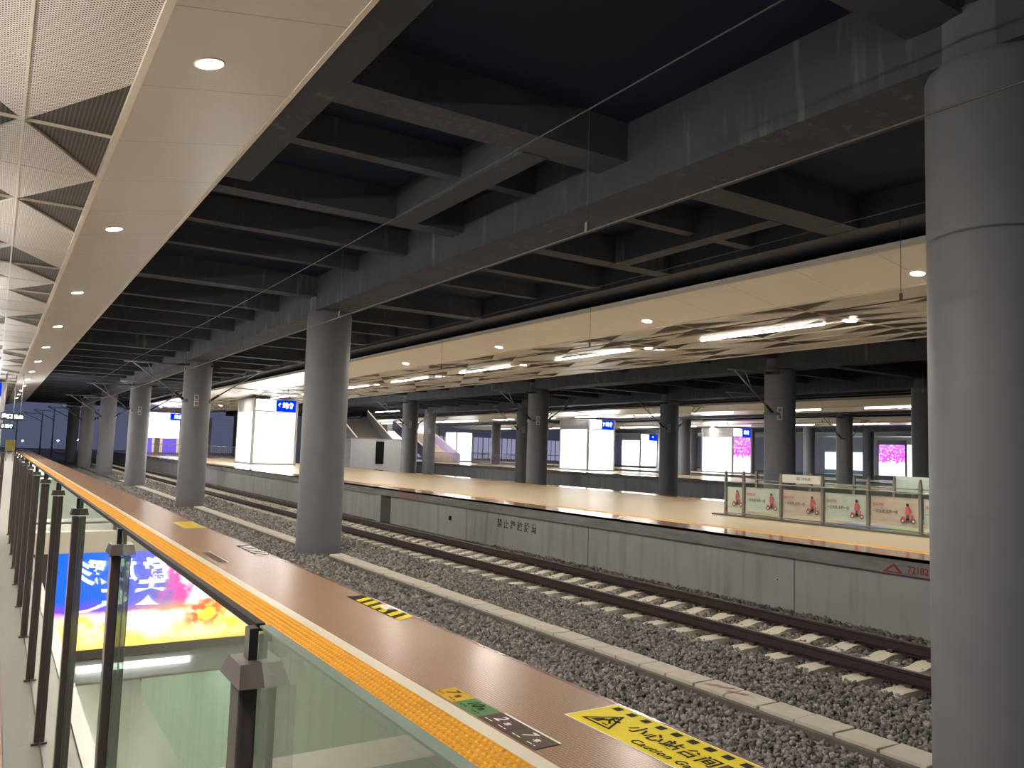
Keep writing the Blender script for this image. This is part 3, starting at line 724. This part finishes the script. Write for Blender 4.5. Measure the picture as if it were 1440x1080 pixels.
# ------------------------------------------------------------------ floor stickers on the near platform
XA, YA = (0, -1, 0), (1, 0, 0)
def sticker(name, x0, x1, y0, y1, mat, label, cat='floor sticker', z=.0035, group=None):
    t = empty(name, ((x0 + x1) / 2, (y0 + y1) / 2, 0), label, cat, group)
    b = MB(); b.box(x0, x1, y0, y1, .0005, z, mat); P(b, 'vinyl_sheet', t); return t
t = sticker('warning_sticker', 2.775, 3.155, 2.02, 3.705, 'vwhite', 'long yellow caution gap sticker with black blocks along the platform edge', z=.002)
b = MB(); b.box(2.783, 3.147, 2.03, 3.695, .002, .003, 'yellow'); P(b, 'yellow_panel', t)
for i in range(14):
    y = 3.655 - i * .117
    b = MB(); b.quad((3.072, y - .055, .0042), (3.125, y - .055, .0042), (3.125, y, .0042), (3.072, y, .0042), 'vblack'); P(b, 'black_block', t)
b = MB(); z = .0042
T1, T2, T3 = Vector((2.832, 3.625, z)), Vector((2.832, 3.385, z)), Vector((3.045, 3.505, z)); cc = (T1 + T2 + T3) / 3
for a, c in ((T1, T2), (T2, T3), (T3, T1)): b.quad(a, c, cc + (c - cc) * .78, cc + (a - cc) * .78, 'vblack')
b.quad((2.862, 3.575, z), (2.862, 3.52, z), (2.925, 3.52, z), (2.925, 3.545, z), 'vblack'); b.quad((2.862, 3.49, z), (2.862, 3.44, z), (2.875, 3.44, z), (2.875, 3.49, z), 'vblack')
b.tube([(2.895, 3.46, z), (2.93, 3.50, z), (2.965, 3.505, z)], .007, 'vblack', 6); b.tube([(2.93, 3.50, z), (2.90, 3.535, z)], .006, 'vblack', 6); b.tube([(2.955, 3.50, z), (2.94, 3.46, z), (2.955, 3.44, z)], .005, 'vblack', 6); b.lathe(2.982, 3.50, [(.012, z), (.012, z + .001)], 'vblack', 12)
P(b, 'warning_triangle', t)
for i, ch in enumerate('小心站台间隙'):
    PT(text('lettering', ch, .118, (2.962, 3.305 - .1235 * i, .0045), XA, YA, 'vblack', None, .003), t)
PT(text('lettering', 'Caution Gap', .078, (2.838, 3.21, .0045), XA, YA, 'vblack', None, .0018, 'LEFT', .15, 1.0, 1.12), t)
for mat, y1, y0, num, inkm, lab in (('ocher', 4.415, 4.17, '7', 'vblack', 'ochre floor marker with a black 7 beside the white line'), ('green', 4.17, 3.88, '10', 'vblack', 'green floor marker with a black 10 beside the white line'),
                                    ('plum', 3.88, 3.612, '2', 'vwhite', 'dark plum floor marker with a white 2 beside the white line'), ('umber', 3.608, 3.335, '7', 'vwhite', 'dark brown floor marker with a white 7 nearest the camera')):
    t = sticker('carriage_marker', 2.322, 2.475, y0, y1, mat, lab)
    ym = (y0 + y1) / 2
    PT(text('lettering', num, .105, (2.412, ym + .045, .005), XA, YA, inkm, None, .0025, 'CENTER', .2), t)
    PT(text('lettering', '车', .046, (2.395, ym - .045, .005), XA, YA, inkm, None, .0015), t)
    for ya_, yb_, xx in ((.105, .075, 2.345), (.065, .03, 2.345), (-.03, -.075, 2.345), (-.085, -.105, 2.345)):
        b = MB(); b.quad((xx, ym + ya_, .005), (xx, ym + yb_, .005), (xx + .008, ym + yb_, .005), (xx + .008, ym + ya_, .005), inkm); P(b, 'small_print', t)
t = empty('metal_strip', (2.482, 3.6, 0), 'thin pale metal strip along the dark carriage markers', 'metal strip'); b = MB(); b.box(2.476, 2.488, 3.335, 3.86, .0005, .004, 'vwhite'); P(b, 'strip', t)
t = sticker('hazard_sticker', 2.975, 3.145, 6.42, 7.52, 'vblack', 'black and yellow hazard striped sticker at the platform edge', z=.003)
for i in range(6):
    y = 7.40 - i * .178
    b = MB(); b.quad((2.978, y - .20, .0045), (2.978, y - .10, .0045), (3.142, y, .0045), (3.142, y - .10, .0045), 'yellow'); P(b, 'yellow_stripe', t)
b = MB(); b.box(3.03, 3.10, 6.70, 6.86, .0046, .03, 'vwhite'); o = b.build('paper_scrap', None, .01); tag(o, 'small white scrap on the hazard striped sticker', 'paper scrap')
t = sticker('warning_sticker', 2.78, 3.14, 14.4, 15.6, 'pale_yellow', 'worn pale yellow sticker farther along the platform edge')
b = MB(); b.quad((2.86, 14.7, .0045), (3.0, 14.7, .0045), (3.0, 15.35, .0045), (2.86, 15.35, .0045), 'ocher'); P(b, 'faded_print', t)
t = sticker('carriage_marker', 2.395, 2.49, 10.25, 11.2, 'umber', 'dark carriage marker strip with a white line, farther along the platform')
b = MB(); b.quad((2.492, 10.2, .005), (2.505, 10.2, .005), (2.505, 11.25, .005), (2.492, 11.25, .005), 'vwhite'); P(b, 'white_line', t)
t = sticker('hazard_sticker', 2.985, 3.165, 10.8, 11.8, 'vblack', 'small dark hazard sticker with white stripes by the platform edge')
for i in range(6):
    y = 11.7 - .16 * i; b = MB(); b.quad((2.99, y - .14, .0045), (2.99, y - .06, .0045), (3.16, y, .0045), (3.16, y - .08, .0045), 'vwhite'); P(b, 'white_stripe', t)

# ------------------------------------------------------------------ writing on the opposite platform wall
XW, YW = (0, -1, 0), (0, 0, 1)
t = empty('wall_lettering', (B0 + .17, 18.8, -.59), 'black stencilled Chinese warning on the opposite platform wall', 'lettering')
for i, ch in enumerate('禁止跨越股道'): PT(text('character', ch, .27, (B0 + .168, 19.72 - .348 * i, -.592), XW, YW, 'inkblack', None, .004), t)
t = empty('red_wall_mark', (B0 + .03, 7.4, -.2), 'hand-painted red triangle and number on the opposite coping', 'painted mark')
b = MB(); x = B0 + .027; T = [Vector((x, 7.83, -.265)), Vector((x, 7.47, -.268)), Vector((x, 7.63, -.115))]; c = (T[0] + T[1] + T[2]) / 3
for i in range(3): a, d = T[i], T[(i + 1) % 3]; b.quad(a, d, c + (d - c) * .55, c + (a - c) * .55, 'red')
P(b, 'triangle', t)
PT(text('number', '72182', .15, (x, 7.235, -.19), XW, YW, 'red', None, .003, 'CENTER', 0, .92), t)
b = MB(); b.quad((x, 7.45, -.262), (x, 7.25, -.262), (x, 7.25, -.25), (x, 7.45, -.25), 'red'); P(b, 'underline', t)
o = MB(); o.box(B0 + .015, B0 + .03, 24.8, 26.4, -.26, -.08, 'redplate'); o = o.build('wall_plate'); tag(o, 'worn red plate on the opposite coping beside the dark slot', 'plate')
o = MB(); o.tube([(B0 + .155, 10.0, -.72), (B0 + .175, 10.0, -.72)], .028, 'trim', 16); o.tube([(B0 + .15, 10.0, -.72), (B0 + .175, 10.0, -.72)], .016, 'vblack', 12); o = o.build('pipe_outlet'); tag(o, 'small round pipe outlet in the opposite platform wall, right of the lettering', 'pipe outlet')
o = MB(); o.box(B0 + .15, B0 + .18, 22.6, 22.75, -.75, -.62, 'vblack'); o = o.build('wall_outlet'); tag(o, 'small dark square outlet in the opposite platform wall, left of the lettering', 'outlet')
t = empty('red_paint_mark', (7.7, 6.9, -1.335), 'faded red paint strokes on the pale cover slabs near the right column', 'painted mark')
b = MB()
for x0, y0, x1, y1 in ((7.60, 7.30, 7.72, 7.15), (7.66, 7.12, 7.78, 6.98), (7.62, 6.98, 7.72, 6.72)): b.quad((x0, y0, -1.331), (x0 + .05, y0, -1.331), (x1 + .05, y1, -1.331), (x1, y1, -1.331), 'fadedred')
P(b, 'paint_strokes', t)
# ------------------------------------------------------------------ glass barriers round the stairwell on the opposite platform
def steel_post(b, x, y, h=1.15):
    b.box(x - .035, x + .035, y - .03, y + .03, 0, h - .16, 'steel'); b.prism([(y - .03, h - .16), (y + .03, h - .16), (y + .03, h - .12), (y + .004, h), (y - .012, h), (y - .03, h - .10)], x - .03, x + .03, 'steel', 'x')
def rider(t, x, y, z, s):
    # printed scooter rider, width along y (drawn to the right = -y)
    q = lambda a, c: (x, y - a * s, z + c * s)
    b = MB()
    def disc(a, c, r, mat, n=14): b.poly([q(a + r * math.cos(2 * PI * k / n), c + r * math.sin(2 * PI * k / n)) for k in range(n)], mat)
    disc(-.17, .10, .085, 'darkprint'); disc(.20, .10, .085, 'darkprint'); x -= .0006
    disc(-.17, .10, .042, 'whitefilm'); disc(.20, .10, .042, 'whitefilm')
    b.poly([q(-.24, .16), q(.02, .09), (q(.12, .10)), q(.20, .26), q(.15, .34), q(.11, .18), q(-.03, .19), q(-.20, .24)], 'redprint')
    b.poly([q(-.05, .12), q(.05, .12), q(.06, .34), q(-.04, .36)], 'darkprint'); x -= .0006
    b.poly([q(-.09, .32), q(.06, .30), q(.08, .52), q(.02, .58), q(-.06, .56)], 'redprint')
    b.poly([q(.04, .50), q(.15, .38), q(.17, .40), (q(.07, .55))], 'redprint')
    disc(.0, .635, .055, 'darkprint'); disc(.012, .62, .032, 'pinkfilm')
    b.poly([q(-.02, .06), q(.0, .06), q(.14, .13), q(-.12, .13)], 'darkprint')
    P(b, 'scooter_rider_print', t)
XW, YW = (0, -1, 0), (0, 0, 1)
t = empty('glass_barrier', (16.1, 11, 0), 'front glass barrier with scooter posters on the opposite platform', 'glass barrier')
BP = [14.75, 14.16, 13.01, 11.84, 10.69, 9.51, 8.33, 7.15]
for y in BP: b = MB(); steel_post(b, 16.1, y); P(b, 'post', t)
for z in (.87, .08): b = MB(); b.tube([(16.06, BP[0], z), (16.06, BP[-1], z)], .014, 'steel'); P(b, 'rail', t)
b = MB(); b.box(15.95, 16.3, BP[-1], 15.1, 0, .035, 'grey'); P(b, 'stone_kerb', t)
for i in range(len(BP) - 1):
    y1, y0 = BP[i] - .04, BP[i + 1] + .04
    b = MB(); b.box(16.10, 16.112, y0, y1, .05, 1.13, 'thin_glass'); P(b, 'glass_pane', t)
    if y1 - y0 < .8:
        b = MB(); b.quad((16.115, y1, .22), (16.115, y0, .22), (16.115, y0, .74), (16.115, y1, .74), 'whitefilm'); P(b, 'poster_film', t); rider(t, 16.09, y0 + .17, .24, .62); continue
    b = MB(); b.quad((16.115, y1 - .02, .16), (16.115, y0 + .02, .16), (16.115, y0 + .02, .76), (16.115, y1 - .02, .76), 'pinkfilm' if i % 2 == 0 else 'whitefilm'); P(b, 'poster_film', t)
    rider(t, 16.09, y0 + .24, .22, .62)
    PT(text('lettering', '一次充电 多跑一倍', .085, (16.092, y1 - .36, .44), XW, YW, 'darkprint', None, .001, 'CENTER', 0, .82), t)
    PT(text('lettering', '超长续航', .075, (16.092, y1 - .20, .58), XW, YW, 'redprint', None, .001, 'CENTER', 0, .9), t)
b = MB(); b.quad((16.094, 12.97, .93), (16.094, 11.88, .93), (16.094, 11.88, 1.125), (16.094, 12.97, 1.125), 'whitefilm'); o = P(b, 'white_band', t)
PT(text('lettering', '嘉兴市轨道', .08, (16.09, 12.36, 1.03), XW, YW, 'darkprint', None, 0, 'CENTER'), t)
t = empty('glass_barrier', (18.7, 11, 0), 'back glass barrier of the stairwell on the opposite platform, behind the posters', 'glass barrier')
BQ = [15.97, 14.12, 12.81, 11.71, 10.5, 9.3, 8.1]
for y in BQ: b = MB(); steel_post(b, 18.7, y); P(b, 'post', t)
for z in (.87, .08): b = MB(); b.tube([(18.66, BQ[0], z), (18.66, BQ[-1], z)], .014, 'steel'); P(b, 'rail', t)
for i in range(len(BQ) - 1): b = MB(); b.box(18.70, 18.712, BQ[i + 1] + .04, BQ[i] - .04, .05, 1.17, 'thin_glass'); P(b, 'glass_pane', t)
b = MB(); b.box(18.715, 18.72, 8.6, 11.68, .75, 1.16, 'whitefilm'); P(b, 'poster_film', t)
for y0, y1, mt in ((12.2, 13.2, 'green_mat'), (11.2, 12.2, 'blue_mat')):
    pass
MT['blue_mat'] = simple('blue_floor_sheet', (.12, .18, .55), .4); MT['green_mat'] = simple('green_floor_sheet', (.22, .45, .16), .4)
o = MB(); o.box(16.6, 17.5, 10.95, 12.2, .002, .006, 'blue_mat'); tag(o.build('floor_sheet'), 'blue sheet lying on the floor inside the poster barrier', 'floor sheet')
o = MB(); o.box(16.6, 17.5, 10.0, 10.9, .002, .006, 'green_mat'); tag(o.build('floor_sheet'), 'green sheet lying on the floor inside the poster barrier', 'floor sheet')

# ------------------------------------------------------------------ lit pillars
def pillar(x0, x1, y0, y1, label, pink=None, num='站台', top=4.72, hz=3.78, group=None, sign=True):
    t = empty('lightbox_pillar', ((x0 + x1) / 2, (y0 + y1) / 2, 0), label, 'lightbox', group)
    b = MB(); b.box(x0 + .02, x1 - .02, y0 + .02, y1 - .02, 0, top, 'greypaint')
    for x in (x0, x1): 
        for y in (y0, y1): b.box(x - .09, x + .09, y - .09, y + .09, 0, top, 'greypaint')
    b.box(x0 - .03, x1 + .03, y0 - .03, y1 + .03, hz, hz + .09, 'greypaint'); b.box(x0 - .03, x1 + .03, y0 - .03, y1 + .03, top - .06, top, 'greypaint'); b.box(x0 - .03, x1 + .03, y0 - .03, y1 + .03, 0, .14, 'greypaint')
    P(b, 'frame', t)
    b = MB(); b.box(x0 + .13, x1 - .13, y0 - .03, y0 + .02, .16, hz - .03, 'panel' if pink != 'front' else 'pinkad'); P(b, 'lit_panel', t)
    b = MB(); b.box(x0 - .03, x0 + .02, y0 + .13, y1 - .13, .16, hz - .03, 'panel' if pink != 'side' else 'pinkad'); P(b, 'lit_panel', t)
    b = MB(); b.box(x1 - .02, x1 + .03, y0 + .13, y1 - .13, .16, hz - .03, 'panel'); P(b, 'lit_panel', t)
    if sign:
        xm = x0 + (x1 - x0) * .5
        b = MB(); b.box(x0 + .13, xm, y0 - .03, y0 + .02, hz + .11, top - .08, 'panel'); P(b, 'lit_panel', t)
        b = MB(); b.box(xm, x1 - .06, y0 - .04, y0 + .02, hz + .08, top - .04, 'bluesign'); s = P(b, 'sign_panel', t)
        text('lettering', num, .42, ((xm + x1 - .06) / 2, y0 - .05, (hz + top) / 2 + .02), (1, 0, 0), (0, 0, 1), 'signwhite', s, .02)
    return t
pillar(15.35, 18.4, 58, 62.2, 'tall lit white lightbox pillar with a blue sign on the opposite platform', num='6 站台')
pillar(45.33, 48.35, 58, 62.2, 'tall lit white lightbox pillar with a blue sign on the third platform', num='7 站台')
pillar(64.2, 67.0, 58, 62.2, 'far lightbox pillar with a blue sign over a magenta poster', pink='front', num='站台')
pillar(88.6, 92.6, 54, 57.5, 'farthest lightbox pillar with a magenta poster at the right', pink='side', sign=False, top=4.3)
pillar(-2.8, .22, 58, 62.2, 'white lightbox pillar with a blue sign at the left picture edge', num='5 站台')
pillar(44.2, 48.4, 100, 104, 'remote white lightbox pillar at the far end of the third platform', sign=False)
pillar(52.6, 55.0, 96, 99, 'slim remote white lightbox pillar between two columns', sign=False, top=4.0, hz=3.9)
pillar(78.3, 81.5, 88, 92, 'remote white lightbox pillar with a blue sign beyond the third platform', num='8')
pillar(83.2, 85.0, 90, 92, 'remote white lightbox pillar right beside its twin', num='9', sign=False)
def hang(name, x, y, z0, z1, w, face, label, body=None, ztop=4.9, ink='signwhite', size=.3):
    t = empty(name, (x, y, z1), label, 'hanging sign')
    b = MB(); b.box(x - w / 2, x + w / 2, y, y + .18, z0, z1, 'greysign'); P(b, 'case', t)
    b = MB(); b.box(x - w / 2 + .03, x + w / 2 - .03, y - .02, y + .01, z0 + .03, z1 - .03, face); fc = P(b, 'face', t)
    if body: text('lettering', body, size, (x, y - .03, (z0 + z1) / 2), (1, 0, 0), (0, 0, 1), ink, fc, .012)
    for s in (-1, 1):
        b = MB(); b.tube([(x + s * w * .35, y + .09, z1), (x + s * w * .35, y + .09, ztop)], .02, 'galv', 6); P(b, 'hanger', t)
MT['signface'] = simple('black_sign_face', (.02, .02, .025), .4)
hang('hanging_sign', .72, 52, 2.30, 2.75, 1.1, 'signface', 'black hanging sign with white letters over the near platform end', '出口 Exit', size=.26)
hang('hanging_sign', .55, 53.5, 1.85, 2.15, .7, 'signface', 'smaller black hanging sign just below the white lettered one', '5 站台', size=.2)
hang('hanging_sign', 16.4, 84, 3.0, 3.5, 2.2, 'signface', 'black hanging sign with white letters above the opposite platform end', '出口 Exit', size=.34)
hang('screen_board', 12.6 + 1.6, 88, 1.75, 4.35, 3.3, 'panel', 'large lit white board left of the dark column above the far railing', None)
hang('hanging_sign', 15.5, 86, 3.55, 4.25, 1.9, 'bluesign', 'blue hanging sign overlapping the lit white board', '站台 6', size=.4)
hang('hanging_sign', 12.3 + .6, 96, 2.9, 3.5, 1.7, 'screen', 'bright white hanging sign between the third and fourth grey columns', None)
# ------------------------------------------------------------------ far structures
def railing(x0, x1, y, label, h=1.15, step=.16):
    t = empty('railing', ((x0 + x1) / 2, y, 0), label, 'railing')
    b = MB(); b.tube([(x0, y, h), (x1, y, h)], .03, 'steel', 6); b.tube([(x0, y, .12), (x1, y, .12)], .02, 'steel', 6); P(b, 'rail', t)
    b = MB(); x = x0
    while x <= x1: b.box(x - .012, x + .012, y - .012, y + .012, .1, h, 'steel'); x += step
    o = P(b, 'baluster', t); o['kind'] = 'stuff'
railing(12.9, 17.5, 86, 'grey bar railing below the lit white board')
railing(14.5, 21.3, 74, 'grey bar railing behind the white lightbox pillar')
railing(42, 50, 84, 'grey bar railing on the third platform before the lit stairs')
railing(42, 49.6, 72, 'grey bar railing on the third platform left of its lightbox pillar')
def lit_stairs(x0, x1, y0, y1, z1, label, mat, name='lit_staircase'):
    t = empty(name, ((x0 + x1) / 2, y0, 0), label, 'staircase')
    n = 18; b = MB()
    for k in range(n):
        b.box(x0 + .15, x1 - .15, y0 + (y1 - y0) * k / n, y0 + (y1 - y0) * (k + 1) / n, z1 * k / n - .25, z1 * (k + 1) / n, 'stair')
    P(b, 'steps', t)
    for x in (x0, x1):
        b = MB(); b.prism([(y0 - .4, 0), (y0 - .4, 1.0), (y1, z1 + 1.0), (y1, z1 - .3), (y0 + .5, 0)], x - .08, x + .08, mat, 'x'); P(b, 'balustrade', t)
        b = MB(); b.tube([(x, y0 - .4, 1.05), (x, y1, z1 + 1.05)], .05, 'warmline', 6); P(b, 'handrail', t)
MT['lilac'] = simple('lilac_lit_panel', (.50, .46, .75), .4)
lit_stairs(43.6, 47.4, 86, 97, 4.2, 'broad lit staircase rising at the back of the third platform', 'lilac')
lit_stairs(31.5, 35.5, 76, 86, 4.6, 'pale staircase rising behind the right side of the second grey column', 'whitewall')
t = empty('white_kiosk', (31, 75, 0), 'low white kiosk with a dark doorway beneath the pale staircase', 'kiosk')
b = MB(); b.box(28.8, 34.6, 73.6, 74.9, -1.35, 2.3, 'whitewall'); b.box(28.7, 34.7, 73.55, 74.95, 2.3, 2.4, 'greypaint'); P(b, 'body', t)
b = MB(); b.box(31.4, 32.2, 73.5, 73.62, -.1, 2.1, 'vblack'); P(b, 'doorway', t)
t = empty('lit_entrance', (17, 106, 0), 'purple lit entrance with two warm framed doorways beyond the opposite platform', 'entrance')
b = MB(); b.box(13.4, 23.0, 106.4, 107, -.1, 4.6, 'farwall'); P(b, 'facade', t)
for x in (15.3, 18.1, 20.9):
    b = MB(); b.box(x - .8, x + .8, 106.2, 106.42, .1, 3.0, 'purple'); P(b, 'doorway', t)
    b = MB()
    for s in (-1, 1): b.box(x + s * .95 - .12, x + s * .95 + .12, 106.1, 106.42, .1, 3.3, 'warmline')
    b.box(x - 1.07, x + 1.07, 106.1, 106.42, 3.1, 3.35, 'warmline'); P(b, 'door_frame', t)
b = MB(); b.box(104, 104.4, YN, 130, -1.4, 6.1, 'farwall'); struct(b.build('wall_far'))
b = MB(); b.box(40, 105, 125, 125.4, -1.4, 6.1, 'farwall'); struct(b.build('wall_end'))
for i, y in enumerate((69.5, 72.5)):  # lamps added to brighten the kiosk and pale stairs
    tubelamp(31.8, y, y + 2.6, 'added bright linear lamp above the low white kiosk, %s one from the camera' % nth(i), 'added linear lamps above the kiosk', z=5.0, mat='tube_added')
k = 4
for x0 in range(42, 103, 4):  # glowing lavender panes added to lighten the unlit end wall
    b = MB(); b.box(x0, x0 + 3.7, 124.9, 125.02, .2, 3.9, 'lavender_glow')
    for q in range(1, 4): b.box(x0 + q * .925 - .04, x0 + q * .925 + .04, 124.8, 125.0, .2, 3.9, 'greypaint')
    b.box(x0, x0 + 3.7, 124.8, 125.0, 1.1, 1.2, 'greypaint'); struct(b.build('glow_window_%d' % k)); k += 1
for i, (y0, y1, z0, z1) in enumerate(((60, 66, .3, 2.6), (69, 76, .5, 3.0), (52, 56, .8, 3.0))):
    b = MB(); b.box(103.9, 104.02, y0, y1, z0, z1, 'coolglow'); struct(b.build('glow_window_%d' % (i + 1)))
# masts and lights in the open beyond the hall
for i, (x, y) in enumerate(((7.9, 116), (6.9, 132), (6.2, 150), (11.4, 118), (12.5, 140), (3.2, 170))):
    t = empty('catenary_mast', (x, y, -1.35), 'thin pale mast in the dark beyond the hall, %s one from the camera' % nth(i), 'mast', 'masts beyond the hall')
    b = MB(); b.tube([(x, y, -1.4), (x, y, 5.6)], .13, 'galv', 8, .08); P(b, 'pole', t)
    b = MB(); b.tube([(x, y, 5.2), (x - 2.6, y, 5.3)], .05, 'galv', 6); b.tube([(x, y, 4.0), (x - 2.6, y, 5.3)], .05, 'galv', 6); P(b, 'arm', t)
MT['nightlamp'] = emit('far_night_lamp', (.9, .95, 1), 30)
for i, (x, y, z) in enumerate(((11, 190, .9), (5.0, 200, .6), (16, 210, 1.2))):
    t = empty('night_lamp', (x, y, z), 'tiny bright lamp in the dark distance, %s one from the right' % nth(i), 'lamp')
    b = MB(); b.lathe(x, y, [(.02, z - .12), (.14, z - .06), (.14, z + .06), (.02, z + .12)], 'nightlamp', 10); P(b, 'globe', t)
    b = MB(); b.tube([(x, y, -1.4), (x, y, z - .1)], .05, 'galv', 6); P(b, 'pole', t)
t = empty('yellow_notice_board', (.9, 56, 0), 'small yellow notice board at the far left end of the near platform', 'notice board')
b = MB(); b.box(.55, 1.05, 56, 56.1, .6, 1.25, 'dull_yellow'); P(b, 'board', t)
b = MB(); b.box(.6, .66, 56.02, 56.08, 0, .6, 'steel'); P(b, 'leg', t); b = MB(); b.box(.94, 1.0, 56.02, 56.08, 0, .6, 'steel'); P(b, 'leg', t)

# ------------------------------------------------------------------ world, camera
w = bpy.data.worlds.new('night'); sc.world = w; w.use_nodes = True
bg = w.node_tree.nodes.get('Background'); bg.inputs[0].default_value = (.38, .44, .74, 1); bg.inputs[1].default_value = .075
cam = bpy.data.cameras.new('camera'); co = bpy.data.objects.new('camera', cam); COL.objects.link(co)
F_, YAW, PIT, ROL = 1132.76, .567309, .0848153, .0321063
cam.sensor_width = 36; cam.sensor_fit = 'HORIZONTAL'; cam.lens = F_ / 1440 * 36; cam.clip_start = .02; cam.clip_end = 600
cy, sy, cp, sp, cr, sr = math.cos(YAW), math.sin(YAW), math.cos(PIT), math.sin(PIT), math.cos(ROL), math.sin(ROL)
fw = Vector((sy * cp, cy * cp, sp)); r0 = Vector((cy, -sy, 0)); u0 = r0.cross(fw)
r = r0 * cr + u0 * sr; u = -r0 * sr + u0 * cr
co.matrix_world = Matrix(((r.x, u.x, -fw.x, 0), (r.y, u.y, -fw.y, 0), (r.z, u.z, -fw.z, 1.44), (0, 0, 0, 1)))
sc.camera = co
vs = sc.view_settings; vs.view_transform = 'Standard'; vs.look = 'None'; vs.exposure = 1.5; vs.gamma = 1; vs.use_curve_mapping = False
